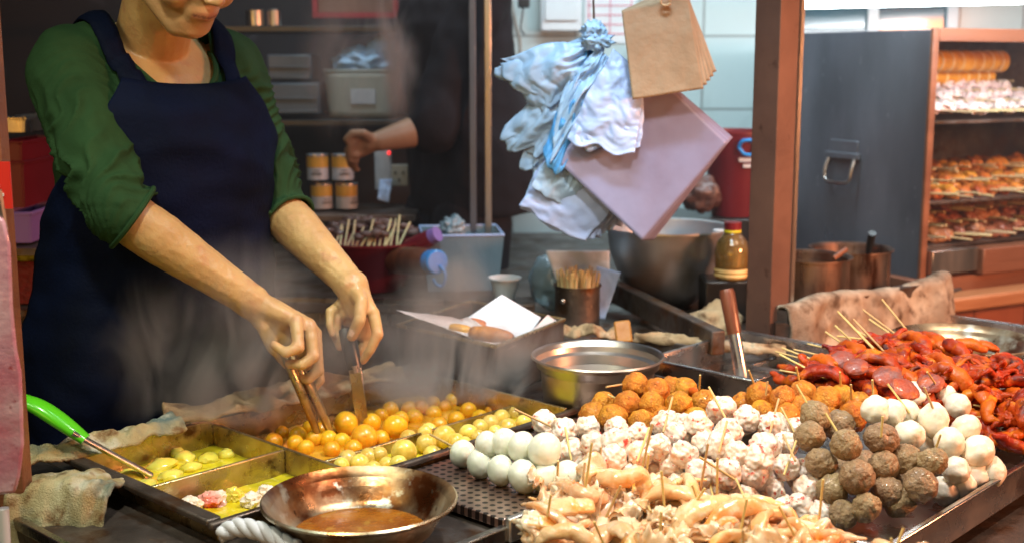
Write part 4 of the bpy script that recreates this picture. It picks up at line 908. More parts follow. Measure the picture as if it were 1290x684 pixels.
# apron: bib and skirt draped on the torso
def apron_pt(lat, z, off=.022):
    c0 = V((CC.x, CC.y, z)); th = max(-1, min(1, lat / .30)) * math.pi
    dr = Fv * math.cos(th) + Lv * math.sin(th)
    st = c0 + dr * .45
    if z > 1.05:
        # ignore arms: use the torso sections
        for i in range(len(SEC) - 1):
            if SEC[i][0] <= z <= SEC[i + 1][0]: break
        f = (z - SEC[i][0]) / (SEC[i + 1][0] - SEC[i][0]); a = SEC[i][2] + (SEC[i + 1][2] - SEC[i][2]) * f; b = SEC[i][3] + (SEC[i + 1][3] - SEC[i][3]) * f; fo = SEC[i][1] + (SEC[i + 1][1] - SEC[i][1]) * f
    else:
        i = 0
        while i < len(SEC) - 2 and SEC[i + 1][0] < z: i += 1
        f = max(0, (z - SEC[i][0]) / (SEC[i + 1][0] - SEC[i][0])); a = SEC[i][2] + (SEC[i + 1][2] - SEC[i][2]) * f; b = SEC[i][3] + (SEC[i + 1][3] - SEC[i][3]) * f; fo = SEC[i][1] + (SEC[i + 1][1] - SEC[i][1]) * f
    c, s = math.cos(th), math.sin(th); c = math.copysign(abs(c) ** (2 / 2.3), c); s = math.copysign(abs(s) ** (2 / 2.3), s)
    p = c0 + Fv * (fo + (b + off) * c) + Lv * ((a + off) * s)
    q = V((lat, z, 0)); wr = .006 * noise.noise(q * 13) + .004 * noise.noise(q * 30) + (.010 * math.sin(lat * 46 + 3 * noise.noise(q * 5)) * min(1, (1.1 - z) / .2) if z < 1.1 else 0) + .012 * (.4 - abs(noise.noise(V((lat * 9 + z * 7, z * 4 - lat * 3, 2)))))
    return p + dr * (wr + .004)
def bib(s, t):
    z = 1.392 - t * (1.392 - .50); k = t * (1.392 - .50)
    w = .056 + (.097 * min(1, k / .24) ** 1.1) + (.02 if k > .2 else .1 * k); 
    return apron_pt((s - .5) * 2 * w, z - .012 * math.sin(math.pi * s) * (1 - t))
x = MB(); x.grid(bib, 60, 110); x.build('apron', M['navy'], cook, solid=.003, sharp=None)
for s in (-1, 1):
    pts = []
    for k in range(34):
        ph = R(-2 + 150 * k / 33); lat = s * (.090 + .020 * min(1, k / 14) - .02 * max(0, (k - 20) / 13)); c0 = CC + Lv * lat - Fv * .02 + V((0, 0, 1.375))
        dr = Fv * math.cos(ph) + V((0, 0, math.sin(ph))); h = BV.ray_cast(c0 + dr * .30, -dr, .34)
        if h[0] is None: h = BV.find_nearest(c0 + dr * .08)
        pts.append(h[0] + dr * (.007 if k > 3 else .012))
    for _ in range(4): pts = [pts[0]] + [(pts[i - 1] + pts[i] * 2 + pts[i + 1]) / 4 for i in range(1, len(pts) - 1)] + [pts[-1]]
    x = MB(); vs = []
    for i, p in enumerate(pts):
        t = (pts[min(i + 1, len(pts) - 1)] - pts[max(0, i - 1)]).normalized(); nn = BV.find_nearest(p); nv = (p - nn[0]).normalized(); sd = t.cross(nv).normalized()
        vs += [p - sd * .019, p - sd * .008 + nv * .003, p + sd * .008 + nv * .003, p + sd * .019]
    x.add(vs, [(i * 4 + k, i * 4 + k + 1, i * 4 + k + 5, i * 4 + k + 4) for i in range(len(pts) - 1) for k in range(3)])
    x.build('apron_strap', M['navy'], cook, solid=.0035)
x = MB()
x.blob(apron_pt(-.112, 1.300, .020) + Fv * .010, (.010, .010, .006), 3, .2, 2, 1); x.blob(apron_pt(-.116, 1.276, .020) + Fv * .010, (.010, .010, .010), 3, .2, 2, 2); x.build('badge', M['yellow'], cook)
# hair
x = MB(); Mx = Matrix((hrt, hf, hup)).transposed(); x.blob(P(0, -.030, .050), (.084, .096, .088), 4, .05, 3, 1, Mx); x.blob(P(0, -.07, -.01), (.055, .045, .07), 3, .1, 3, 2, Mx)
x.build('hair', M['hair'], cook, sharp=None)
# trousers and shoes
x = MB()
for s in (-1, 1):
    h = hipc + Lv * (.085 * s); chain(x, [h + V((0, 0, .82)), h + V((0, 0, .48)) + Fv * .01, h + V((0, 0, .13))], [.098, .07, .058])
put('trousers', remesh(x, .01, 4), M['black'], cook)
x = MB()
for s in (-1, 1):
    h = hipc + Lv * (.085 * s); capsule(x, h + V((0, 0, .056)), h + V((0, 0, .05)) + Fv * .13, .054, .044)
put('shoes', remesh(x, .008, 3), M['blk'], cook)

# ---- utensils held by the cook
tg = thing('tongs', 'brass coloured steel tongs held in the fist over orange broth', 'tongs', Q(405, 540, 2.0))
for dx, dp in ((-2, -.012), (17, .004)):
    a = Q(354 + dx * .4, 436, 1.985 + dp); b = Q(378 + dx * .7, 486, 1.985 + dp); c_ = Q(404 + dx * .9, 551, 2.02 + dp)
    x = MB(); x.tube(catmull([a, b, c_], 8), [.0085 + .0055 * math.sin(math.pi * i / 16) for i in range(17)], 12, flat=.6); x.build('tong_arm', M['steel_brass'], tg)
x = MB(); x.tube([Q(352, 436, 1.985), Q(348, 428, 1.99), Q(362, 436, 2.005)], .004, 8); x.build('hinge', M['steel_dark'], tg)
sp = thing('serving_knife', 'flat steel stirring blade with black handle held upright in the broth', 'utensil', Q(455, 530, 2.10))
x = MB(); x.tube([Q(436, 415, 2.10), Q(441, 438, 2.085), Q(447, 464, 2.08)], [.0135, .015, .0138], 16, flat=.8); x.build('handle', M['blk'], sp)
x = MB(); x.frame_box(Q(447, 462, 2.08), Q(457, 536, 2.08), .022, .005, up=(0, 1, 0)); x.build('blade', M['steel_tray'], sp, bevel=.001)
x = MB(); x.tube([Q(446, 459, 2.08), Q(447.5, 468, 2.08)], .0120, 12, flat=.8); x.build('collar', M['steel'], sp)

# ---------------------------------------------------------------- the helper in black behind
hp = thing('person', 'person in black clothes behind the steel post reaching left with a bare forearm', 'person', V((-.20, 3.62, 0)))
F2 = V((-.85, -.52, 0)).normalized(); L2v = V((.52, -.85, 0)).normalized(); C2 = V((-.165, 3.66, 0))
SEC2 = [(z + .24, f, a * 1.08, b * 1.0) for z, f, a, b in SEC]
S2 = C2 + L2v * .17 + V((0, 0, 1.62)); E2 = aty(545, 160, 3.42); W2 = aty(478, 178, 3.36)
b2 = MB(); loft(b2, SEC2, C2, F2, L2v, -.01); nk2 = C2 + V((0, 0, 1.68)); capsule(b2, nk2 - V((0, 0, .05)), nk2 + V((-.02, -.02, .14)), .06, .055)
P2, r2, f2_, u2 = head(b2, nk2 + V((-.05, -.035, .19)), V((-.8, -.5, -.35)), V((-.2, -.1, .95)))
chain(b2, [S2, S2.lerp(E2, .5), E2, E2.lerp(W2, .35), W2], [.055, .05, .044, .044, .028])
wr2 = W2; hand(b2, wr2, [aty(452, 172, 3.33), aty(450, 180, 3.34), aty(449, 188, 3.35), aty(451, 195, 3.36)],
 [[aty(452, 172, 3.33), aty(440, 182, 3.32), aty(441, 194, 3.33), aty(450, 197, 3.34)], [aty(450, 180, 3.34), aty(438, 190, 3.33), aty(440, 202, 3.34), aty(449, 204, 3.35)],
  [aty(449, 188, 3.35), aty(439, 198, 3.35), aty(441, 208, 3.36), aty(449, 210, 3.36)], [aty(451, 195, 3.36), aty(443, 206, 3.37), aty(446, 214, 3.37), aty(452, 214, 3.37)]],
 [wr2.lerp(aty(455, 172, 3.32), .5), aty(458, 168, 3.31), aty(444, 168, 3.31), aty(436, 176, 3.31)], .0095, .027)
S2b = C2 - L2v * .17 + V((0, 0, 1.62)); E2b = S2b + V((.04, .05, -.30)); W2b = E2b + V((-.02, -.05, -.24)); chain(b2, [S2b, E2b, W2b, W2b + V((0, 0, -.09))], [.055, .045, .03, .03])
for s in (-1, 1):
    h = C2 + L2v * (.09 * s); chain(b2, [h + V((0, 0, .9)), h + V((0, 0, .5)), h + V((0, 0, .12))], [.09, .06, .042]); capsule(b2, h + V((0, 0, .085)), h + V((0, 0, .075)) + F2 * .13, .042, .034)
me = remesh(b2, .005, 3, .45); paint(me, lambda p: (0, 0, 0, 0)); put('body', me, mat('shaded_skin', (.26, .15, .09), (.20, .11, .065), 9, .5, 0, .2, 75), hp)  # helper's skin colour darkened to stand in for dim light
x = MB(); loft(x, SEC2, C2, F2, L2v, .02); chain(x, [S2, S2.lerp(E2, .5), E2 + (E2 - W2).normalized() * .0], [.082, .078, .074]); chain(x, [S2b, E2b, W2b], [.075, .065, .05]); chain(x, [S2 - V((0, 0, .0)), nk2 - V((0, 0, .03)), S2b], [.066, .06, .066])
me = remesh(x, .008, 5)
bm = bmesh.new(); bm.from_mesh(me); bm.normal_update()
for v in bm.verts: v.co += v.normal * (.010 * noise.noise(v.co * 9) + .005 * noise.noise(v.co * 22))
bm.to_mesh(me); bm.free(); put('sweater', me, M['black'], hp)
x = MB()
for s in (-1, 1):
    h = C2 + L2v * (.09 * s); chain(x, [h + V((0, 0, .95)), h + V((0, 0, .5)), h + V((0, 0, .12))], [.12, .085, .07])
put('trousers', remesh(x, .012, 4), M['black'], hp)
x = MB(); Mx = Matrix((r2, f2_, u2)).transposed(); x.blob(P2(0, -.028, .045), (.083, .095, .09), 4, .05, 3, 1, Mx); x.build('hair', M['hair'], hp, sharp=None)
# ================================================================== towels
def drape(name, label, path, width, m, seed=0, amp=.010, z0=None, hang=0, n=50, thick=.007):
    """thick towel laid along a path of (point); cross-section arched, ends ragged"""
    P = catmull(path, 10); k = len(P)
    def f(s, t):
        i = t * (k - 1); a = int(min(i, k - 2)); p = P[a].lerp(P[a + 1], i - a); d = (P[a + 1] - P[a]); d.z = 0; d.normalize(); sd = V((d.y, -d.x, 0))
        w = width * (1 + .14 * noise.noise(V((t * 5, seed, 1)))); x = (s - .5) * 2
        q = V((s * width * 2, t * .7, seed)) * 6
        h = amp * (1.1 * noise.noise(q) + .7 * noise.noise(q * 2.4)) + .004 * noise.noise(q * 7) + .012 * (1 - x * x) + amp * .9 * (.5 - 2 * abs(noise.noise(V((x * 1.6, t * 5, seed * 3.3)))))
        h -= hang * max(0, x - .25) ** 1.0
        h += .0035 * math.sin(x * 9 + t * 4 + 2 * noise.noise(V((t * 3, seed, 8)))) * (1 if not hang else .3)
        return p + sd * (x * w * .5 * (1 if not hang else 1 - .45 * max(0, x - .25))) + V((0, 0, max(h, 0) if not hang else h)) + sd * .014 * noise.noise(V((t * 7, s * 2, seed)))
    x = MB(); x.grid(f, 40, n * 2); o = x.build(name, m, None, solid=thick, sharp=None)
    r_ = o.modifiers.new('r', 'REMESH'); r_.mode = 'VOXEL'; r_.voxel_size = .0026; r_.use_smooth_shade = True; q_ = o.modifiers.new('s', 'SMOOTH'); q_.factor = .5; q_.iterations = 2
    return tag(o, label, 'towel')
drape('folded_towel', 'long brown greasy towel along the back rim of the vat', [atz(205, 522, .846), atz(280, 518, .842), atz(345, 503, .840), atz(420, 488, .840), atz(500, 474, .84)], .085, M['towel'], 1, .014)
drape('folded_towel', 'yellowed towel strip behind the green ladle', [atz(28, 578, .838), atz(90, 570, .838), atz(160, 553, .838), atz(222, 537, .836)], .055, M['towel_y'], 2, .009)
drape('draped_towel', 'grey-yellow rag hanging over the left corner of the counter', [atz(10, 628, .828), atz(60, 618, .836), atz(105, 618, .836), atz(142, 628, .826)], .13, M['towel_y'], 3, .006, hang=.10)
drape('rolled_towel', 'pale rolled cloth strip on the back edge of the counter near the post', [atz(800, 428, .842), atz(860, 433, .845), atz(920, 440, .84), atz(990, 446, .835)], .032, M['towel'], 4, .006)
drape('crumpled_towel', 'off-white crumpled cloth behind the steel pot', [atz(700, 424, .842), atz(735, 420, .85), atz(778, 424, .842)], .05, M['towel'], 5, .010)
x = MB(); x.blob((0, 0, 0), (.058, .045, .048), 4, .35, 1.8, 4); o = x.build('bunched_towel', M['towel'], sharp=None); o.location = aty(900, 410, 2.66); tag(o, 'pale bunched cloth behind the wooden handled utensil', 'towel')
# rope
x = MB()
P = catmull([atz(278, 672, .83), atz(300, 664, .84), atz(325, 668, .842), atz(352, 680, .835), atz(375, 692, .83)], 16)
for ph in (0, 2.1, 4.2):
    x.tube([p + V((0, math.cos(i * .22 + ph), math.sin(i * .22 + ph))) * .006 for i, p in enumerate(P)], .0068, 10)
tag(x.build('cloth_rope', M['paper'], sharp=None), 'twisted pale cloth rope in front of the frying pan', 'rope')
# big grey towel over the low rail behind the red heap
rl = thing('low_rail', 'low steel rail under the grey hanging towel', 'rail', atz(985, 400, .86))
A = atz(985, 388, .905); Bp = atz(1190, 348, .905); x = MB(); x.frame_box(A - V((0, 0, .02)), Bp - V((0, 0, .02)), .03, .03); x.build('rail', M['steel_dark'], rl)
for q in (A, Bp): x = MB(); x.frame_box(V((q.x, q.y, .0)), V((q.x, q.y, .875)), .03, .03, up=(0, 1, 0)); x.build('leg', M['steel_dark'], rl)
dd = (Bp - A).normalized(); nn = V((dd.y, -dd.x, 0))
def rt(s, t):
    x_ = t; p = A.lerp(Bp, s)
    tot = .17 if s > .06 else .15
    if x_ < .25: a = (x_ / .25 - .5) * math.pi; off = nn * (.018 * math.sin(a)) + V((0, 0, .016 * math.cos(a) - .016 + .004)); 
    else:
        k = (x_ - .25) / .75; off = nn * (.018 + .030 * k) + V((0, 0, -.012 - tot * k))
    q = V((s * .5, t * .25, 3)) * 10; fo = .020 * math.exp(-((s - .07) / .05) ** 2) + .016 * math.exp(-((s - .9) / .04) ** 2) + .010 * math.exp(-((s - .5) / .03) ** 2)
    p = p + nn * (fo * t * 1.6) + V((0, 0, .010 * math.sin(s * 7) * 1))
    return p + off + nn * (.011 * noise.noise(q) * (.3 + t) + .006 * noise.noise(q * 2.6) + .009 * math.sin(s * 23 + 2 * noise.noise(q * .5)) * t) + V((0, 0, .006 * noise.noise(V((s * 9, 0, 1)))))
x = MB(); x.grid(rt, 90, 50); tag(x.build('hanging_towel', M['towel_gr'], solid=.006, sharp=None), 'wide grey-brown stained towel draped over the low rail beneath the pots', 'towel')

# ================================================================== utensils and pots at the back
# green-handled ladle
ld = thing('ladle', 'steel ladle with a bright green plastic handle leaning on the left rim', 'ladle', atz(190, 598, .80))
hA = atz(190, 598, .792); hB = atz(105, 552, .868); hC = hB + (hB - hA).normalized() * .02
x = MB(); x.tube([hA, hB, hC], [.008, .0075, .007], 12, flat=.6); x.build('shaft', M['steel'], ld)
d = (hB - hA).normalized(); e0 = hB - d * .004; e3 = atz(28, 503, .925); x = MB(); pts = catmull([e0, e0.lerp(e3, .35) + V((0, 0, .004)), e0.lerp(e3, .7) + V((0, 0, .005)), e3], 8)
x.tube(pts, [.0125 + .006 * math.sin(math.pi * i / 26) for i in range(len(pts))], 18, flat=.62); x.build('handle', M['gplastic'], ld)
x = MB(); x.blob((0, 0, 0), (.035, .028, .016), 3); x.v = [hA + V((.02, -.004, -.02)) + p for p in x.v]; x.build('bowl', M['steel'], ld)
# brown wood handle utensil
ws = thing('scoop', 'steel scoop with a dark brown wooden handle standing in the sauce', 'scoop', aty(936, 480, 2.28))
a, b_, c_ = aty(915, 364, 2.38), aty(925, 420, 2.36), aty(936, 482, 2.33)
x = MB(); x.tube([a, a.lerp(b_, .1), b_], [.013, .0155, .014], 18); x.build('handle', M['wood_dark'], ws)
x = MB(); x.tube([b_, c_], [.0125, .013], 18); x.build('steel_socket', M['steel_tray'], ws)
x = MB(); x.frame_box(aty(783, 404, 2.48), aty(787, 432, 2.46), .034, .012, up=(0, 1, 0)); tag(x.build('wooden_scraper', M['wood_pale'], bevel=.004), 'ochre wooden scraper handle upright behind the steel pot', 'scraper')

# back counter slab
bc = thing('back_counter', 'dark steel back counter under the canister, bowl and bin', 'counter', (0, 3.2, 0))
x = MB(); x.prism([(-1.6, 3.12), (-.02, 3.0), (.16, 2.52), (.66, 2.72), (1.2, 3.24), (1.0, 4.3), (-1.6, 4.3)], .795, .822); x.build('countertop', M['steel_dark'], bc, smooth=False, bevel=.003)
x = MB(); x.prism([(-1.55, 3.2), (0, 3.08), (.2, 2.62), (.62, 2.80), (1.15, 3.3), (.95, 4.25), (-1.55, 4.25)], .02, .793); x.build('cabinet_body', M['steel_dark'], bc, smooth=False)
x = MB(); x.frame_box(V((-1.2, 3.10, .80)), V((-.05, 3.01, .80)), .012, .065); x.build('front_edge', M['steel'], bc, smooth=False)
x = MB(); x.frame_box(atz(765, 362, .868), atz(905, 432, .862), .03, .05); tag(x.build('steel_kerb', M['steel_dark'], bevel=.003), 'slanting steel kerb between the big bowl and the rolled cloth', 'steel rail')

def cyl(name, label, cat, px, py_bot, r, h, m, Y=None, z=.823, extra=None, taper=1, lip=.003, rim=None, part='body'):
    c = atz(px, py_bot, z) if Y is None else V((aty(px, py_bot, Y).x, Y, z))
    o = thing(name, label, cat, (c.x, c.y, z)); x = MB()
    x.lathe([(.0001, 0), (r * taper, 0), (r, h), (r + lip, h + .001), (r + lip, h - .003), (r - .003, h - .004), (r * taper - .003, .004), (.0001, .004)], 48); x.build(part, m, o, world=False, sharp=40)
    return o
def sticks(o, c, r, h, n, me=STKP, name='stick', spread=.25, part_stuff=None):
    for k in range(n):
        a = random.random() * 6.28; q = r * math.sqrt(random.random()); b0 = V((q * math.cos(a) * .6, q * math.sin(a) * .6, .004)); b1 = b0 + V((q * math.cos(a) * spread + random.uniform(-.01, .01), q * math.sin(a) * spread + random.uniform(-.01, .01), h * random.uniform(.93, 1.05)))
        b1 = b1 + V((q * math.cos(a) * .3, q * math.sin(a) * .3, 0)); d = b1 - b0; s = link(name, me, None, o); s.location = V(c) + b0; s.rotation_mode = 'QUATERNION'; s.rotation_quaternion = d.to_track_quat('Z', 'Y'); s.scale = (.0018, .0018, d.length)
cn = cyl('stick_canister', 'dark steel canister packed with short bamboo skewers', 'canister', 727, 412, .051, .098, M['steel_dark'])
# the skewers in it: each one a thing standing in the canister
for k in range(95):
    a = random.random() * 6.28; q = .046 * math.sqrt(random.random()); b0 = V(cn.location) + V((q * math.cos(a) * .8, q * math.sin(a) * .8, .006)); b1 = b0 + V((q * math.cos(a) * .35 + random.uniform(-.008, .008), q * math.sin(a) * .35 + random.uniform(-.008, .008), random.uniform(.112, .128)))
    d = b1 - b0; s = link('bamboo_skewer', STKP, None); s.location = b0; s.rotation_mode = 'QUATERNION'; s.rotation_quaternion = d.to_track_quat('Z', 'Y'); s.scale = (.0018, .0018, d.length); tag(s, 'bare bamboo skewer standing in the dark steel canister', 'bamboo skewer', 'skewers packed in the canister')
x = MB(); c = V(cn.location) + V((-.034, -.041, .068)); x.blob(c, (.006, .004, .006), 2); x.build('rivet', M['steel_tray'], cn)
# styrofoam cup
cu = cyl('foam_cup', 'white foam cup standing behind the paper-lined pan', 'cup', 636, 377, .036, .052, M['white'], Y=2.85, z=.85, taper=.62); cu.location.z = aty(636, 377, 2.85).z
x = MB(); x.frame_box(V((cu.location.x - .07, 2.85, cu.location.z - .03)), V((cu.location.x + .07, 2.85, cu.location.z - .03)), .10, .055); tag(x.build('steel_block', M['steel_dark'], bevel=.004), 'low dark steel box under the white foam cup', 'box')
# bag of lids
x = MB(); 
for k in range(8):
    z = .03 + k * .012; x.lathe([(.0001, z), (.046, z), (.048, z + .008), (.044, z + .010), (.0001, z + .010)], 40)
lc = atz(697, 385, .835); lo = thing('lid_stack', 'stack of clear plastic lids in a bag beside the canister', 'plastic lids', (lc.x, lc.y, .825)); Mt = Matrix.Rotation(R(25), 3, 'Y'); x.v = [Mt @ p for p in x.v]; x.build('lids', M['clear'], lo, world=False)
x = MB(); x.blob((.0, 0, .07), (.062, .058, .066), 4, .16, 2.4, 8); x.build('bag', M['clear'], lo, world=False, sharp=None)
x = patch(aty(687, 316, 2.86), aty(768, 316, 2.86), aty(768, 350, 2.84), aty(700, 352, 2.84), .006, 16, 20, 31); tag(x.build('paper_packet', M['paper'], solid=.001), 'white paper packet standing behind the canister', 'paper')
x = patch(aty(752, 335, 2.80), aty(782, 343, 2.80), aty(762, 402, 2.76), aty(748, 400, 2.76), .005, 16, 20, 32); tag(x.build('paper_bag', M['bag_pale'], solid=.001), 'pale folded paper bag right of the canister', 'paper bag')
# translucent bin
bb = aty(580, 345, 3.25); bn = thing('square_bin', 'translucent square bin lined with a clear plastic bag', 'bin', (bb.x, 3.27, .823), .12)
W0 = .105; hb = 1.42 - (287 - 75) / 1558 * 3.3 - .823
x = MB()
for sgn in (-1, 1):
    x.box((sgn * W0, 0, hb / 2), (.004, .19, hb)); x.box((0, sgn * .095, hb / 2), (W0 * 2 - .004, .004, hb))
x.box((0, 0, .003), (W0 * 2 - .006, .18, .006)); x.v = [V((p.x * (.86 + .14 * p.z / hb), p.y * (.86 + .14 * p.z / hb), p.z)) for p in x.v]; x.build('bin_body', M['clear'], bn, world=False, smooth=False)
x = MB(); x.tube([(W0, -.097, hb), (W0, .097, hb), (-W0, .097, hb), (-W0, -.097, hb), (W0, -.097, hb)], .0035, 6); x.build('bin_rim', M['bag_white'], bn, world=False)
x = MB(); x.blob((-.02, 0, hb + .004), (.032, .03, .032), 4, .5, 2.6, 5); x.build('bag_tuft', M['clear'], bn, world=False, sharp=None)
# bottle lying with blue cap
bo = thing('sauce_bottle', 'dark bottle lying on its side with a bright blue flip cap', 'bottle', aty(540, 335, 2.95))
a = aty(500, 328, 3.12); b_ = aty(543, 330, 2.97); x = MB(); x.tube(catmull([a, a.lerp(b_, .6), b_], 6), [.035] * 8 + [.034, .033, .031, .028, .026], 20); x.build('bottle_body', M['wood_dark'], bo)
dr = (b_ - a).normalized(); x = MB(); x.tube([b_, b_ + dr * .03, b_ + dr * .034], [.030, .030, .026], 24); x.build('cap', M['bplastic'], bo)
e = b_ + dr * .035; x = MB(); x.tube(catmull([e + V((.004, 0, -.008)), e + V((.018, -.004, -.03)), e + V((.010, 0, -.058)), e + V((-.006, 0, -.052)), e + V((-.012, 0, -.04))], 6), .0055, 10, flat=.7); x.build('cap_strap', M['bplastic'], bo)
# red basin with skewered meat
rb = thing('red_basin', 'red plastic basin behind the arm with pale sticks leaning over its edge', 'basin', aty(470, 350, 3.22)); rb.location.z = .823
zc = 1.42 - (300 - 75) / 1558 * 3.2 - .823
x = MB(); x.lathe([(.0001, .002), (.075, .002), (.15, zc), (.156, zc + .002), (.156, zc - .004), (.146, zc - .004), (.072, .006), (.0001, .006)], 48); x.build('basin_body', M['rplastic'], rb, world=False, sharp=40)
x = MB(); pb = V((.11, -.06, zc - .02)); x.tube([pb, pb + V((.05, -.03, .035)), pb + V((.058, -.034, .04))], [.030, .022, .017], 20); x.build('spout', M['rplastic'], rb, world=False)
x = MB(); x.tube([pb + V((.052, -.031, .036)), pb + V((.068, -.040, .045))], [.021, .020], 20); x.build('spout_end', M['pplastic'], rb, world=False)
for k in range(16):
    px = 424 + k * 5.4 + random.uniform(-2, 2); p0 = aty(px, 306, 3.16); p1 = aty(px + random.uniform(2, 12), 286 - random.uniform(-8, 12) - (k > 10) * 6, 3.2)
    d = p1 - p0; s = link('bamboo_skewer', STKP, None); s.location = p0 - d * .6; s.rotation_mode = 'QUATERNION'; s.rotation_quaternion = d.to_track_quat('Z', 'Y'); s.scale = (.0028, .0028, d.length * 1.6); tag(s, 'pale bamboo stick leaning out over the red basin edge', 'bamboo skewer', 'sticks leaning in the red basin')
mo = MB()
for k in range(42):
    a = random.random() * 6.28; q = .135 * math.sqrt(random.random()); mo.blob((q * math.cos(a), q * math.sin(a), zc + .012 + .028 * (1 - q / .14) + random.uniform(-.006, .008)), (random.uniform(.014, .024), random.uniform(.012, .018), random.uniform(.009, .014)), 2, .5, 2, k)
mo.v = [V(rb.location) + p + V((-.03, .06, .0)) for p in mo.v]; o = mo.build('meat_pile', M['meat'], sharp=None); tag(o, 'heap of dark brown cooked meat pieces in the red basin', 'meat', kind='stuff')
# cans
cb_ = thing('can', 'ochre and white food can, upper left of the stacked four', 'can', (0, 0, 0), 0, 'ochre food cans stacked at the back')
hh = .072; x = MB(); x.lathe([(.0001, 0), (.032, 0), (.032, hh), (.0001, hh)], 40); x.mi = 0; x.build('can_body', M['canwhite'], cb_, world=False, sharp=40)
x = MB(); x.lathe([(.0326, hh * .5), (.0326, hh * .93)], 40); x.build('ochre_band', M['ochre'], cb_, world=False)
x = MB(); x.lathe([(.030, hh + .001), (.0335, hh + .0015), (.0335, hh - .003), (.0325, hh - .003)], 40); x.build('can_rim', M['steel'], cb_, world=False)
x = MB(); x.box((0, -.0328, .018), (.03, .001, .006)); x.box((0, -.0328, .028), (.022, .001, .003)); x.build('lettering', M['plastic_gr'], cb_, world=False)
for k, (px, py, lb) in enumerate([(401, 226, None), (432, 226, 'ochre and white food can, upper right of the stacked four'), (406, 262, 'ochre and white food can, lower left of the stacked four'), (437, 262, 'ochre and white food can, lower right of the stacked four')]):
    p = aty(px, py, 3.62); (dup(cb_, p, (0, 0, .3 * k), lb) if k else setattr(cb_, 'location', p))
x = MB(); p = aty(420, 265, 3.62); x.box((p.x, 3.66, p.z - .012), (.5, .28, .02)); tag(x.build('can_shelf', M['steel_dark'], bevel=.003), 'dark steel shelf under the stacked ochre cans', 'shelf')
x = MB(); x.box((p.x - .24, 3.78, (p.z - .02 + .82) / 2), (.02, .02, p.z - .022 - .822)); x.box((p.x + .24, 3.78, (p.z - .02 + .82) / 2), (.02, .02, p.z - .022 - .822)); tag(x.build('shelf_bracket', M['steel_dark']), 'pair of thin steel uprights holding the can shelf', 'bracket')
# grey box rack, cream tub with blue bag on wall shelf
sf = thing('wall_shelf', 'dark metal shelf holding the grey boxes and the cream tub', 'shelf', (-.55, 3.95, 1.27))
x = MB(); x.box((-.55, 3.96, aty(420, 148, 3.9).z - .012), (1.4, .36, .02)); x.build('board', M['blk'], sf, bevel=.003)
for q in (-1.15, .05): x = MB(); x.frame_box(V((q, 4.1, 1.05)), V((q, 3.84, 1.20)), .02, .02); x.build('bracket', M['steel_dark'], sf)
x = MB(); x.box((-.70, 3.96, aty(420, 33, 3.9).z - .012), (1.3, .34, .02)); tag(x.build('upper_shelf', M['blk'], bevel=.003), 'upper dark shelf with small steel containers', 'shelf')
for nm, lb, x0, x1, y0, y1, dy in [('storage_box', 'grey plastic box with a hinged lid on top of the lower one', 337, 392, 68, 103, 0), ('storage_box', 'wider grey plastic drawer box under the lidded one', 331, 402, 104, 146, .03)]:
    a = aty(x0, y1, 3.82 - dy); b_ = aty(x1, y0, 3.82 - dy); o = thing(nm, lb, 'storage box', ((a.x + b_.x) / 2, 3.92 - dy, a.z)); w_ = b_.x - a.x; h_ = b_.z - a.z
    x = MB(); x.box((0, 0, h_ / 2), (w_, .2, h_ - .004)); x.build('box_body', M['plastic_gr'], o, world=False, smooth=False, bevel=.006)
    x = MB(); x.box((0, -.104, h_ * .52), (w_ * .92, .006, .006)); x.box((0, -.103, .012), (w_ * .92, .006, .008)); x.build('ridge', M['plastic_gr'], o, world=False, smooth=False, bevel=.001)
a = aty(406, 149, 3.78); b_ = aty(498, 90, 3.78); o = thing('plastic_tub', 'cream plastic tub with a blue plastic bag heaped in it', 'tub', ((a.x + b_.x) / 2, 3.88, a.z)); w_ = b_.x - a.x; h_ = b_.z - a.z
x = MB()
def tubf(s, t):
    a_ = 2 * math.pi * s; c, s_ = math.cos(a_), math.sin(a_); c = math.copysign(abs(c) ** .45, c); s_ = math.copysign(abs(s_) ** .45, s_); k = .88 + .12 * t
    return V((c * w_ / 2 * k, s_ * .09 * k, t * h_))
x.grid(tubf, 48, 8, True); x.build('tub_body', M['tub'], o, world=False, solid=.004)
x = MB(); x.tube([tubf(k / 48, 1) for k in range(48)], .005, 8, closed=True); x.build('tub_rim', M['tub'], o, world=False)
x = MB(); x.box((.012, -.085, h_ * .45), (.075, .012, .045)); x.build('label', M['canwhite'], o, world=False, bevel=.001)
x = MB(); x.blob((0, 0, 0), (.095, .07, .05), 4, .5, 2.5, 3); x.blob((.05, 0, .035), (.04, .04, .045), 4, .5, 3, 5); x.v = [V(o.location) + V((.01, 0, h_ + .025)) + p for p in x.v]; tag(x.build('plastic_bag', M['bag_blue'], sharp=None), 'crumpled pale blue plastic bag heaped in the cream tub', 'plastic bag')
for k, (px, py, r_, lb) in enumerate([(322, 30, .03, 'small steel jar on the upper shelf at left'), (346, 30, .022, 'small narrow steel jar right of the other on the upper shelf')]):
    p = aty(px, 33, 3.86); o = thing('steel_jar', lb, 'jar', p); x = MB(); x.lathe([(.0001, 0), (r_, 0), (r_, .045), (r_ * .8, .05), (.0001, .052)], 30); x.build('jar_body', M['steel'], o, world=False, sharp=40)
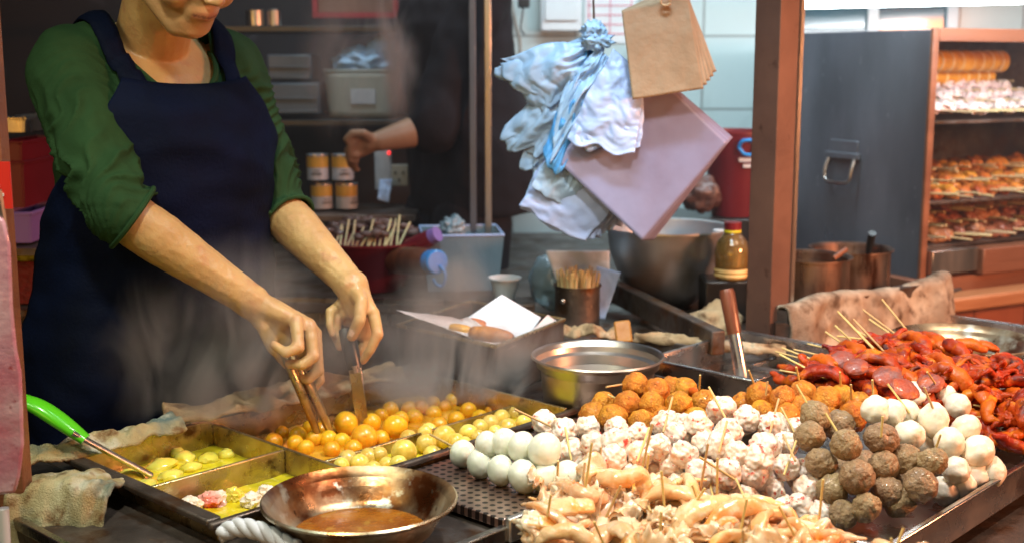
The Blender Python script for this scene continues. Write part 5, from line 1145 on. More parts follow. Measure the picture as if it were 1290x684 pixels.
# red framed board
o = thing('framed_picture', 'red framed tan board hanging high behind the steam', 'picture', aty(447, 20, 3.9)); a = aty(393, -40, 3.9); b_ = aty(502, 23, 3.9); cx, cz = (a.x + b_.x) / 2, (a.z + b_.z) / 2; w_, h_ = b_.x - a.x, a.z - b_.z
x = MB(); x.box((cx, 3.905, cz), (w_ - .03, .01, h_ - .03)); x.build('picture_panel', M['frame_tan'], o)
x = MB(); x.box((cx, 3.9, cz + h_ / 2 - .008), (w_, .025, .016)); x.box((cx, 3.9, cz - h_ / 2 + .008), (w_, .025, .016)); x.box((a.x + .008, 3.9, cz), (.016, .025, h_ - .034)); x.box((b_.x - .008, 3.9, cz), (.016, .025, h_ - .034)); x.build('picture_frame', M['frame_red'], o, smooth=False)
# power socket
o = thing('power_socket', 'pale plastic socket box with a red light behind the basin', 'socket', aty(490, 220, 3.75)); a = aty(473, 188, 3.75); 
x = MB(); p = aty(483, 212, 3.75); x.box(p, (.05, .03, .13)); x.build('switch_box', M['canwhite'], o, bevel=.003)
x = MB(); p = aty(503, 221, 3.75); x.box(p, (.055, .025, .065)); x.build('socket_plate', M['tub'], o, bevel=.003)
x = MB(); p = aty(490, 193, 3.73); x.blob(p, (.005, .004, .006), 2); x.build('red_light', M['led'], o)
x = MB(); 
for q in ((498, 218), (508, 218), (503, 227)): x.box(aty(*q, 3.735), (.006, .004, .009))
x.build('socket_holes', M['blk'], o)
x = patch(aty(478, 226, 3.70), aty(494, 226, 3.70), aty(490, 256, 3.68), aty(476, 252, 3.68), .008, 30, 14, 8); tag(x.build('plastic_bag', M['bag_white'], solid=.001), 'limp clear plastic bag hanging below the socket box', 'plastic bag')

# double steel post
sp_ = thing('steel_post', 'pair of slim steel uprights standing in front of the helper', 'post', (aty(610, 270, 3.38).x, 3.38, .823))
for px in (596, 615): 
    p = aty(px, 200, 3.38); x = MB(); x.box((p.x, 3.38, 1.6), (.018, .03, 1.55)); x.build('upright', M['steel_cab'] if px < 600 else M['steel'], sp_, smooth=False, bevel=.002)
    
# ------------------------------------------------------------------ right: post, pots, cabinet, bottle, bowl
o = thing('stall_post', 'square brown painted steel post with an orange lit side', 'post', aty(967, 425, 2.60), R(37)); o.location.z = .80
pb = o.location; x = MB(); x.box((0, 0, 1.0), (.068, .068, 2.0)); x.build('shaft', M['post_br'], o, world=False, smooth=False, bevel=.002)
x = MB(); x.box((0, 0, .016), (.12, .115, .03)); x.build('base_plate', M['steel_dark'], o, world=False, smooth=False, bevel=.003)
x = MB(); x.box((.029, -.0365, 1.0), (.010, .005, 1.9)); x.build('edge_strip', M['steel'], o, world=False, smooth=False)
x = MB(); x.frame_box(V((pb.x, pb.y, 0)), V((pb.x, pb.y, .798)), .05, .05, up=(0, 1, 0)); x.build('lower_post', M['post_br'], o)

def stew_pot(label, px, py, Y, r):
    p = aty(px, py, Y); h = p.z - .823; o = thing('stew_pot', label, 'pot', (p.x, Y, .823)); x = MB()
    x.lathe([(.0001, 0), (r, 0), (r * 1.0, h - .002), (r + .007, h), (r + .007, h - .004), (r - .004, h - .006), (r - .004, h * .78), (.0001, h * .78)], 60)
    x.build('pot_body', mat('stained_pot', (.33, .24, .19), (.15, .09, .07), 18, .25, .9, .2, 60, rough2=.45, stretch=(1, 1, .25), spots=[(30, (.07, .03, .015), .56, .7)]), o, world=False, sharp=40)
    x = MB(); x.lathe([(.0001, h * .84), (r - .006, h * .84)], 40); x.build('stew', M['sauce'], o, world=False)
    return o
P1 = stew_pot('short stained stew pot just right of the post', 1018, 322, 2.92, .098)
P2_ = stew_pot('stained stew pot with a black handle sticking out, further right', 1072, 312, 3.08, .098)
t = thing('pot_spoon', 'black handled spoon leaning inside the right stew pot', 'spoon', aty(1098, 312, 3.06)); x = MB(); x.tube([aty(1092, 330, 3.08), aty(1096, 308, 3.05), aty(1099, 294, 3.03)], [.005, .010, .010], 12); x.build('handle', M['blk'], t)
t = thing('pot_spoon', 'brown spoon handle resting on the rim of the left stew pot', 'spoon', aty(1062, 318, 2.9)); x = MB(); x.tube([aty(1050, 326, 2.9), aty(1066, 314, 2.92)], .006, 10); x.build('handle', M['wood'], t)

# storage cabinet with grilled skewers
KC = V((1.065, 3.20, 0)); KD = V((.88, .47, 0)).normalized(); KB = V((-.47, .88, 0)).normalized(); krz = math.atan2(KD.y, KD.x)
kb = thing('warming_cabinet', 'open fronted steel warming cabinet with a drop handle and shelves of skewers', 'cabinet', KC, krz)
Wd, Dp, zb, zt = 1.05, .56, .90, 1.496
def kp(a, b, z): return V((a, b, z))
def kbox(mb, a0, a1, b0, b1, z0, z1): return mb.box(((a0 + a1) / 2, (b0 + b1) / 2, (z0 + z1) / 2), (a1 - a0, b1 - b0, z1 - z0))
x = MB(); kbox(x, 0, .012, 0, Dp, zb - .06, zt); x.build('side_panel', M['steel_cab'], kb, world=False, smooth=False, bevel=.002)
x = MB(); kbox(x, 0.013, Wd, 0.02, Dp, zt - .012, zt); x.build('top_panel', M['steel_cab'], kb, world=False, smooth=False, bevel=.002)
x = MB(); kbox(x, .013, Wd, Dp - .01, Dp - .001, zb, zt - .013); x.build('back_panel', M['steel_dark'], kb, world=False, smooth=False)
x = MB(); kbox(x, Wd + .001, Wd + .012, 0, Dp, zb, zt); x.build('side_panel', M['steel_cab'], kb, world=False, smooth=False)
x = MB(); kbox(x, -.003, .018, -.012, -.001, zb - .05, zt + .004); kbox(x, .019, Wd, -.012, -.001, zt - .030, zt + .004); x.build('front_frame', M['wood'], kb, world=False, smooth=False, bevel=.002)
for z in (1.262, 1.052, .935):
    x = MB(); kbox(x, .016, Wd - .002, .01, Dp - .012, z - .008, z); x.build('shelf', M['steel_dark'], kb, world=False, smooth=False, bevel=.001)
x = MB(); kbox(x, .02, .19, -.03, .008, .865, .928); x.build('drip_box', M['steel'], kb, world=False, smooth=False, bevel=.002)
x = MB(); kbox(x, .192, Wd, -.045, .008, .855, .925); x.build('front_rail', M['wood'], kb, world=False, smooth=False, bevel=.004)
# handle on the side panel
x = MB(); kbox(x, -.006, -.001, .235, .345, 1.165, 1.20); kbox(x, -.016, -.001, .225, .355, 1.148, 1.166); x.build('handle_plate', M['steel_cab'], kb, world=False, smooth=False, bevel=.003)
x = MB(); x.tube(catmull([(-.010, .240, 1.152), (-.022, .238, 1.12), (-.026, .246, 1.088), (-.027, .29, 1.082), (-.026, .334, 1.088), (-.022, .342, 1.12), (-.010, .340, 1.152)], 6), .0052, 10); x.build('drop_handle', M['steel'], kb, world=False)
# stand below
st = thing('cabinet_stand', 'brown panelled stand with wooden beams under the warming cabinet', 'stand', KC, krz)
x = MB(); kbox(x, -.02, Wd + .1, -.02, Dp + .1, .80, .853); x.build('top_beam', M['wood'], st, world=False, smooth=False, bevel=.005)
x = MB(); kbox(x, .01, Wd + .1, -.10, -.022, .775, .815); x.build('front_beam', mat('orange_wood', (.42, .19, .08), (.33, .13, .05), 8, .5, 0, .3, 60, stretch=(.3, 3, 3)), st, world=False, smooth=False, bevel=.008)
x = MB(); kbox(x, -.02, Wd + .1, -.018, Dp + .1, .02, .798); x.build('tiled_base', M['tile_pink'], st, world=False, smooth=False)

def kw(a, b, z): return KC + KD * a + KB * b + V((0, 0, z))
# rolls on top shelf
def roll(lb, a, b, z, L, r):
    o = thing('stuffed_roll', lb, 'squid roll', kw(a, b, z), krz + .12); x = MB(); n = 60; pts = [(t / n * L, 0, 0) for t in range(n + 1)]; rs = [r * (.35 if t in (0, n) else 1) * (1 + .05 * math.sin(t / n * 40)) * max(.6, math.sin(math.pi * min(.5, t / n * 4 + .1))) for t in range(n + 1)]
    x.tube(pts, rs, 24); x.build('roll_body', M['spiral'], o, world=False)
    x = MB()
    for k in range(7): c0 = L * (.12 + .13 * k); x.tube([(c0, 0, 0), (c0 + .006, 0, 0)], r * 1.045, 24)
    x.build('pale_band', M['stick_pale'], o, world=False)
roll('thick golden spiral roll on the very top of the cabinet skewers', .19, .20, 1.415, .36, .030); roll('golden spiral roll lying under the thicker one', .17, .24, 1.372, .38, .026)
wf = []
for s in range(4):
    m_ = MB(); m_.blob((0, 0, 0), (.030, .022, .016), 4, .45, 2.6, s * 3); wf.append(m_.mesh('squid_piece', M['whiteroll'], True, None))
g1 = 'white squid skewers on the top cabinet shelf'
for k in range(44):
    a = .075 + (k % 11) * .05 + random.uniform(-.008, .008); row = k // 11; b = .06 + row * .10; z = 1.290 + row * .024
    t = thing('squid_skewer', 'pale raw squid skewer on the top shelf of the cabinet', 'skewer', kw(a, b, z), 0, g1)
    for q in range(2): o = link('squid_piece', random.choice(wf), None, t); o.location = KB * (q * .045) + KD * random.uniform(-.008, .008) + V((0, 0, random.uniform(0, .014))); o.rotation_euler = (random.uniform(-.3, .3), random.uniform(-.3, .3), krz + random.random() * 3)
    put_stick(t, V(t.location) + KB * .06, V(t.location) - KB * .11 + KD * .035 + V((0, 0, -.004)), .0022, STKP)
gm = []
for s in range(4):
    m_ = MB(); m_.blob((0, 0, 0), (.019, .022, .014), 4, .28, 1.8, s * 5); gm.append((m_.mesh('grilled_piece', M['grill'], True, None), None))
gb = []
for s in range(4):
    m_ = MB(); m_.blob((0, 0, 0), (.021, .024, .017), 4, .28, 1.8, s * 5 + 1); gb.append((m_.mesh('meat_piece', M['grillbrown'], True, None), None))
for (zz, src, nm, lb, gp, dn) in [(1.064, gm, 'grilled_skewer', 'orange grilled chicken skewer on the middle cabinet shelf', 'orange grilled skewers on the middle shelf', 0), (.95, gb, 'meat_skewer', 'brown glazed meat skewer on the lowest cabinet shelf', 'brown glazed meat skewers on the lowest shelf', 1)]:
    for layer in range(3):
        for k in range(15):
            a = .050 + k * .054 + random.uniform(-.010, .010); z = zz + layer * .026; b = .060 + layer * .075
            t = thing(nm, lb, 'skewer', kw(a, b, z), 0, gp)
            for q in range(3): o = link('grilled_piece' if not dn else 'meat_piece', random.choice(src)[0], None, t); o.location = KB * (q * .036) + V((0, 0, random.uniform(-.002, .006))); o.rotation_euler = (random.uniform(-.4, .4), random.uniform(-.4, .4), krz + random.uniform(-.5, .5)); sc_ = random.uniform(1.05, 1.4); o.scale = (sc_,) * 3
            put_stick(t, V(t.location) + KB * .09, V(t.location) - KB * random.uniform(.08, .115) + KD * random.uniform(-.02, .06) + V((0, 0, random.uniform(-.002, .012))), .0030, STKP)

# big mixing bowl
p = aty(843, 287, 2.98); h = p.z - .823; o = thing('mixing_bowl', 'large steel mixing bowl in shadow behind the hanging bags', 'bowl', (p.x + .0, 3.0, .823)); x = MB()
x.lathe([(.0001, .0), (.06, .0), (.11, h * .25), (.142, h * .7), (.150, h), (.157, h + .002), (.157, h - .003), (.148, h - .004), (.139, h * .7), (.107, h * .27), (.06, .004), (.0001, .004)], 72); x.build('bowl_body', M['bowl'], o, world=False, sharp=60)
p = aty(872, 310, 3.22); o = thing('small_bowl', 'smaller steel bowl behind the oil bottle', 'bowl', (p.x, 3.22, .90)); x = MB(); x.lathe([(.0001, 0), (.05, 0), (.07, .06), (.072, .062), (.068, .06), (.048, .004), (.0001, .004)], 50); x.build('bowl_body', M['bowl'], o, world=False, sharp=60)
x = MB(); x.box((p.x + .02, 3.27, .861), (.24, .2, .07)); tag(x.build('steel_block', M['steel_dark'], bevel=.004), 'dark steel box under the small bowl by the post', 'box')
# oil bottle
p = aty(921, 350, 2.82); ob = thing('oil_bottle', 'round glass bottle of golden oil with a dark red cap', 'bottle', (p.x, 2.82, p.z))
x = MB(); x.lathe([(.0001, 0), (.036, 0), (.038, .01), (.036, .018), (.038, .03), (.040, .06), (.034, .085), (.022, .10), (.017, .106), (.017, .114), (.0001, .114)], 40); x.build('bottle_body', M['oil'], ob, world=False, sharp=50)
x = MB(); x.lathe([(.0385, .004), (.0405, .008), (.0385, .012), (.0405, .018), (.0385, .024)], 40); x.build('ribs', M['stick'], ob, world=False)
x = MB(); x.lathe([(.019, .112), (.020, .116), (.020, .130), (.0001, .131)], 30); x.build('cap', M['cap'], ob, world=False, sharp=40)
x = MB(); x.lathe([(.0195, .106), (.0205, .108), (.0195, .112)], 30); x.build('cap_ring', M['yellow'], ob, world=False)
x = MB(); x.box((p.x - .01, 2.84, (p.z + .823) / 2), (.11, .10, p.z - .826)); tag(x.build('dark_tin', M['blk'], bevel=.006), 'dark tin under the golden oil bottle', 'tin')
p = aty(905, 332, 2.95); o = thing('clear_bottle', 'clear plastic bottle with white cap behind the oil bottle', 'bottle', (p.x, 2.95, p.z - .07)); x = MB(); x.lathe([(.0001, 0), (.028, 0), (.028, .10), (.014, .13), (.014, .135)], 30); x.build('bottle_body', M['clear'], o, world=False); x = MB(); x.lathe([(.0155, .132), (.0155, .152), (.0001, .153)], 30); x.build('cap', M['white'], o, world=False, sharp=40)
# red basket with blue handle
p = aty(925, 262, 3.5); o = thing('red_bucket', 'dark red plastic bucket with a blue handle behind the post', 'bucket', (p.x, 3.5, p.z - .02)); hb_ = aty(925, 165, 3.5).z - p.z + .02
x = MB(); x.lathe([(.0001, 0), (.065, 0), (.095, hb_), (.099, hb_ + .002), (.099, hb_ - .006), (.09, hb_ - .006), (.062, .005), (.0001, .005)], 40); x.build('bucket_body', M['rplastic'], o, world=False, sharp=40)
x = MB(); q0 = V((.01, -.095, hb_ - .04)); x.tube(catmull([q0 + V((-.02, 0, 0)), q0 + V((-.01, -.01, .018)), q0 + V((.02, -.01, .018)), q0 + V((.03, 0, 0)), q0 + V((.02, -.01, -.018)), q0 + V((-.005, -.01, -.018)), q0 + V((-.02, 0, 0))], 5), .005, 8); x.build('handle', M['bplastic'], o, world=False)
x = MB(); x.box((.012, -.092, hb_ - .075), (.040, .006, .010)); x.box((.020, -.088, hb_ - .092), (.030, .006, .009)); x.build('white_mark', M['white'], o, world=False)
x = MB(); x.box((p.x - .05, 3.55, (p.z - .022 + .823) / 2), (.40, .26, p.z - .022 - .824)); tag(x.build('dark_cupboard', M['blk'], bevel=.005), 'low black cupboard under the red bucket', 'cupboard')
x = MB(); x.blob((aty(885, 240, 3.45).x, 3.46, aty(885, 245, 3.45).z), (.055, .05, .05), 4, .3, 2, 6); tag(x.build('cloth_bundle', M['meat'], sharp=None), 'dull grey-brown cloth bundle left of the red bucket', 'cloth bundle')

# ================================================================== hanging bags
YB = 2.52
hk = thing('bag_hook', 'thin wire hook and rail from which the bags hang', 'hook', aty(748, 20, YB)); x = MB(); x.tube([V((-.5, YB + .01, 1.80)), V((1.2, YB + .01, 1.80))], .008, 10); x.build('rail', M['steel'], hk)
x = MB(); q = aty(748, 42, YB); x.tube(catmull([V((q.x, YB + .01, 1.81)), V((q.x - .003, YB, 1.6)), q + V((0, 0, .03)), q], 6), .0022, 6); x.build('wire', M['steel_dark'], hk)
x = MB(); q2 = aty(840, 6, YB - .03); x.tube(catmull([V((q2.x, YB, 1.80)), V((q2.x, YB - .01, 1.65)), q2], 6), .0022, 6); x.build('wire', M['steel_dark'], hk)
def hang(name, lb, cat, cs, m, n=1, dy=.004, rot=0, amp=.006, fr=16, ridge=0, ang=0, res=34, seed=0, group=None, bulge=0, Y=YB, solid=.0012):
    for k in range(n):
        c0 = [V((c[0], c[1], 0)) for c in cs]; piv = c0[0]; pts = []
        for i, c_ in enumerate(c0):
            d_ = c_ - piv; a = rot * k; d_ = V((d_.x * math.cos(a) - d_.y * math.sin(a), d_.x * math.sin(a) + d_.y * math.cos(a), 0)); pp = piv + d_
            yy = Y + k * dy + (cs[i][2] if len(cs[i]) > 2 else 0); pts.append(aty(pp.x, pp.y, yy))
        x = patch(*pts, soft=(.09 if m is M['bag_white'] else .15 if cat == 'plastic bag' else .07 if m is M['bag_pale'] or m is M['bag_blue'] else 0), amp=amp, freq=fr, n=(50 if n < 3 else res), seed=seed + k * .37, ridge=ridge, ang=ang, bulge=bulge)
        o = x.build(name, m, solid=solid, sharp=None); tag(o, lb if n == 1 else lb, cat, group)
hang('plastic_bag', 'pale blue plastic bag fanning out to the upper left from the knot', 'plastic bag', [(744, 46), (621, 76, .02), (678, 142, .02), (734, 96)], M['bag_blue'], 3, .008, -.03, .010, 14, .006, 1.2, seed=1, group='pale blue bags fanned left from the knot')
hang('plastic_bag', 'pale blue plastic bag hanging to the lower left under the upper fan', 'plastic bag', [(744, 60), (627, 166, .03), (668, 206, .03), (752, 108)], M['bag_blue'], 2, .008, -.04, .010, 14, .006, 1.2, seed=5, Y=YB + .025, group='pale blue bags under the upper fan')
hang('plastic_bag', 'bunched deep blue plastic bag strands falling from the knot', 'plastic bag', [(738, 60), (680, 196, .0), (704, 226, .0), (765, 72)], M['bag_deep'], 1, .006, -.03, .010, 18, .014, 1.57, seed=8, Y=YB + .01)
hang('plastic_bag', 'light blue creased bag between the deep blue strands and white bag', 'plastic bag', [(752, 60), (706, 120, .0), (690, 210, .0), (772, 78)], M['bag_blue'], 1, .006, 0, .008, 18, .012, 1.3, seed=9, Y=YB)
hang('plastic_bag', 'crinkled white plastic bag hanging in front of the lilac sheets', 'plastic bag', [(772, 62), (711, 180), (796, 198, -.01), (812, 96)], M['bag_white'], 2, .006, -.035, .007, 20, .004, .3, seed=12, Y=YB - .025, group='crinkled white bags over the lilac sheets')
hang('wrapping_sheet', 'square lilac wrapping sheet in the hanging diamond shaped stack', 'paper sheet', [(806, 72), (701, 203), (809, 304), (917, 180)], M['paper_pink'], 6, .006, -.012, .0022, 7, 0, 0, seed=20, Y=YB + .005, group='stack of lilac sheets hanging as a diamond', solid=.0009)
hang('paper_bag', 'pale blue-grey bag in the fanned bundle at the bottom', 'paper bag', [(705, 176), (652, 262, .02), (736, 308, .02), (792, 232)], M['bag_pale'], 9, .004, -.055, .005, 12, .004, 0, seed=30, Y=YB + .04, group='pale bags fanned at the bottom of the bundle')
hang('paper_bag', 'brown kraft paper bag in the overlapping stack on the wire', 'paper bag', [(783, 14), (866, -8), (886, 112), (797, 126)], M['kraft'], 5, .006, -.048, .003, 10, 0, 0, seed=40, Y=YB - .06, group='brown kraft paper bags on the wire')
x = MB(); x.blob(aty(749, 40, YB - .01), (.022, .018, .020), 4, .6, 3, 3); x.blob(aty(752, 52, YB - .012), (.030, .016, .018), 4, .6, 3, 4); tag(x.build('bag_knot', M['bag_blue'], sharp=None), 'gathered blue plastic knot at the top of the hanging bags', 'bag knot')
x = MB(); q = aty(838, 3, YB - .07); x.tube([q + V((.010 * math.cos(a), -.003, .007 * math.sin(a))) for a in [k * .6 for k in range(11)]], .0028, 8); tag(x.build('string_knot', M['towel'], sharp=None), 'small tan string knot tying the brown kraft bags', 'string')

hang('plastic_bag', 'long pale blue bag falling behind the strands toward the bottom bundle', 'plastic bag', [(752, 70), (654, 196, .02), (672, 262, .02), (775, 110)], M['bag_blue'], 2, .008, -.04, .012, 10, .007, 1.2, seed=55, Y=YB + .05, group='long pale blue bags behind the strands')
hang('paper_bag', 'pale crumpled bag filling the gap under the white bag', 'paper bag', [(700, 186), (668, 236, .01), (715, 262, .01), (748, 214)], M['bag_blue'], 1, .006, 0, .010, 12, .006, 1.0, seed=60, Y=YB + .03)

# things on the tiled wall
o = thing('wall_box', 'white plastic box with a lid on the tiled wall', 'wall box', aty(706, 20, 4.3)); a = aty(681, -20, 4.3); b_ = aty(732, 40, 4.3); x = MB(); x.box(((a.x + b_.x) / 2, 4.31, (a.z + b_.z) / 2), (b_.x - a.x, .06, a.z - b_.z)); x.build('box_body', M['white'], o, bevel=.006); x = MB(); x.box(((a.x + b_.x) / 2, 4.274, (a.z + b_.z) / 2 + .015), ((b_.x - a.x) * .8, .008, (a.z - b_.z) * .75)); x.build('cover', M['white'], o, bevel=.003)
o = thing('wall_notice', 'white notice with pink ruled lines taped to the tiles', 'notice', aty(770, 25, 4.33)); a = aty(737, -15, 4.33); b_ = aty(800, 55, 4.33); x = MB(); x.box(((a.x + b_.x) / 2, 4.335, (a.z + b_.z) / 2), (b_.x - a.x, .003, a.z - b_.z)); x.build('sheet', M['white'], o)
x = MB()
for k in range(5): zz = a.z - (a.z - b_.z) * (.15 + .17 * k); x.box(((a.x + b_.x) / 2, 4.332, zz), ((b_.x - a.x) * .9, .002, .003))
for k in range(3): xx = a.x + (b_.x - a.x) * (.08 + .42 * k); x.box((xx, 4.3315, (a.z + b_.z) / 2), (.003, .001, (a.z - b_.z) * .86))
x.build('ruled_lines', mat('pink_ink', (.65, .12, .22), None), o)
o = thing('wall_cable', 'dangling cable with a black plug on the tiled wall', 'cable', aty(650, 30, 4.2)); x = MB(); x.tube(catmull([aty(640, -30, 4.3), aty(648, 25, 4.28), aty(655, 60, 4.28), aty(648, 130, 4.28)], 8), .006, 8); x.build('cable', M['tub'], o)
x = MB(); x.tube(catmull([aty(660, -20, 4.22), aty(659, 12, 4.2), aty(656, 36, 4.2), aty(661, 44, 4.2)], 8), .003, 8); x.build('thin_cable', M['blk'], o); x = MB(); x.box(aty(660, 4, 4.2), (.04, .03, .035)); x.build('plug', M['blk'], o, bevel=.006)
# window band right behind the lamp
o = thing('window', 'dark glazed window with pale frame behind the tube lamp', 'window', aty(1110, 20, 4.3)); a = aty(1000, -30, 4.3); b_ = aty(1200, 42, 4.3)
x = MB(); x.box(((a.x + b_.x) / 2, 4.32, (a.z + b_.z) / 2), (b_.x - a.x, .01, a.z - b_.z)); x.build('pane', mat('dark_glass', (.02, .06, .08), (.03, .09, .12), 5, .08), o)
x = MB(); 
for px in (1000, 1100, 1200): x.box((aty(px, 20, 4.3).x, 4.305, (a.z + b_.z) / 2), (.035, .02, a.z - b_.z + .03))
x.box(((a.x + b_.x) / 2, 4.303, b_.z - .005), (b_.x - a.x, .018, .025)); x.build('window_frame', M['white'], o, smooth=False)
# fluorescent lamp, lit
ly = 3.05; a = aty(985, 6, ly); b_ = aty(1420, -3, ly + .55)
o = thing('tube_lamp', 'lit white fluorescent tube lamp above the warming cabinet', 'lamp', a); x = MB(); x.tube([a, b_], .012, 14); x.build('tube', M['tube'], o); x = MB(); x.frame_box(a + V((0, .02, .035)), b_ + V((0, .02, .035)), .06, .035); x.build('lamp_housing', M['white'], o)

# ================================================================== left edge
o = thing('left_post', 'narrow brown and white post at the left picture edge', 'post', (aty(0, 200, 1.62).x - .01, 1.62, 0)); lx = o.location.x
x = MB(); x.box((lx, 1.62, 1.0), (.036, .03, 2.0)); x.build('shaft', M['wood'], o, smooth=False, bevel=.002)
x = MB(); x.box((lx, 1.602, 1.85), (.034, .004, .55)); x.build('white_sleeve', M['white'], o, smooth=False)
o = thing('red_sign', 'small bright red sign on the left post', 'sign', (lx, 1.59, 1.2)); a = aty(12, 204, 1.59); b_ = aty(12, 263, 1.59); x = MB(); x.box((a.x - .03, 1.590, (a.z + b_.z) / 2), (.06, .004, a.z - b_.z)); x.build('sign_plate', M['bred'], o, smooth=False)
x = MB(); zc_ = (a.z + b_.z) / 2; x.box((a.x - .020, 1.587, zc_), (.012, .002, .005)); x.box((a.x - .018, 1.587, zc_ - .012), (.018, .002, .004)); x.box((a.x - .026, 1.587, zc_ - .004), (.004, .002, .022)); x.build('sign_lettering', M['white'], o, smooth=False)
# pink speckled slab
P = [aty(x_, y_, 1.46) for x_, y_ in ((-30, 270), (6, 275), (14, 310), (17, 390), (22, 440), (28, 470), (31, 560), (26, 600), (20, 622), (-30, 628))]
x = MB(); n = len(P); x.add(P + [p + V((-.006, .012, 0)) for p in P], [tuple(range(n - 1, -1, -1)), tuple(range(n, 2 * n))] + [(i, (i + 1) % n, n + (i + 1) % n, n + i) for i in range(n)])
tag(x.build('meat_slab', M['pinkslab'], bevel=.005), 'hanging pink speckled slab cut off by the left picture edge', 'meat slab')
x = MB(); x.tube([aty(-4, 240, 1.47), aty(4, 290, 1.475)], [.006, .006], 8); tag(x.build('slab_hook', M['steel']), 'small hook holding the pink slab at the left edge', 'hook')
# shelf with tubs behind left
o = thing('side_rack', 'dark rack holding red and purple tubs at the left', 'rack', (-1.08, 2.95, 0)); 
for py in (384, 308): z = aty(28, py, 2.8).z; x = MB(); x.box((-1.10, 2.90, z - .01), (.36, .3, .016)); x.build('shelf', M['steel_dark'], o, smooth=False)
for qx in (-1.26, -.94): x = MB(); x.box((qx, 3.03, .62), (.02, .02, 1.24)); x.build('upright', M['steel_dark'], o, smooth=False)
def sbox(nm, lb, cat, x0, x1, y0, y1, m, Y=2.8, dp=.2, rimm=None):
    a = aty(x0, y1, Y); b_ = aty(x1, y0, Y); o = thing(nm, lb, cat, ((a.x + b_.x) / 2, Y + dp / 2, a.z)); w_ = b_.x - a.x; h_ = b_.z - a.z; x = MB()
    for s in (-1, 1): x.box((s * w_ / 2, 0, h_ / 2), (.004, dp, h_)); x.box((0, s * dp / 2, h_ / 2), (w_ - .004, .004, h_))
    x.box((0, 0, .003), (w_ - .006, dp - .006, .005)); x.v = [V((p.x * (.9 + .1 * p.z / h_), p.y, p.z)) for p in x.v]; x.build('tub_body', m, o, world=False, smooth=False)
    x = MB(); x.tube([(w_ / 2, -dp / 2, h_), (w_ / 2, dp / 2, h_), (-w_ / 2, dp / 2, h_), (-w_ / 2, -dp / 2, h_), (w_ / 2, -dp / 2, h_)], .005, 6); x.build('tub_rim', m, o, world=False); return o
sbox('plastic_tub', 'lilac plastic tub on the left rack above the basket', 'tub', 2, 38, 270, 306, M['pplastic'])
sbox('plastic_tub', 'red plastic tub stacked above the lilac tub', 'tub', 2, 28, 206, 262, M['rplastic'])
sbox('plastic_tub', 'small red tub on the very top of the left stack', 'tub', 4, 26, 180, 203, M['rplastic'])
sbox('steel_tin', 'silver tin high on the left rack', 'tin', 6, 30, 150, 167, M['steel'])
bk = sbox('plastic_basket', 'dark red woven plastic basket holding yellow fruit', 'basket', 10, 55, 332, 382, mat('basket_red', (.20, .012, .012), (.12, .006, .006), 60, .5, 0, .8, 90))
for k in range(12):
    m_ = MB(); m_.blob((0, 0, 0), (.021, .014, .015), 3, .3, 2, k); f_ = m_.build('yellow_fruit', M['yellow']); f_.location = V(bk.location) + V((random.uniform(-.03, .03), random.uniform(-.08, .04), .095 + random.uniform(0, .02))); f_.rotation_euler = (0, 0, random.random() * 3); tag(f_, 'yellow lumpy fruit heaped in the red basket', 'fruit', 'yellow fruit in the basket')
o = thing('white_rod', 'pale green rod standing below the pink slab at left', 'rod', aty(6, 684, 1.45)); x = MB(); x.tube([aty(4, 640, 1.47), aty(8, 720, 1.47)], .007, 12); x.build('rod', M['white'], o)

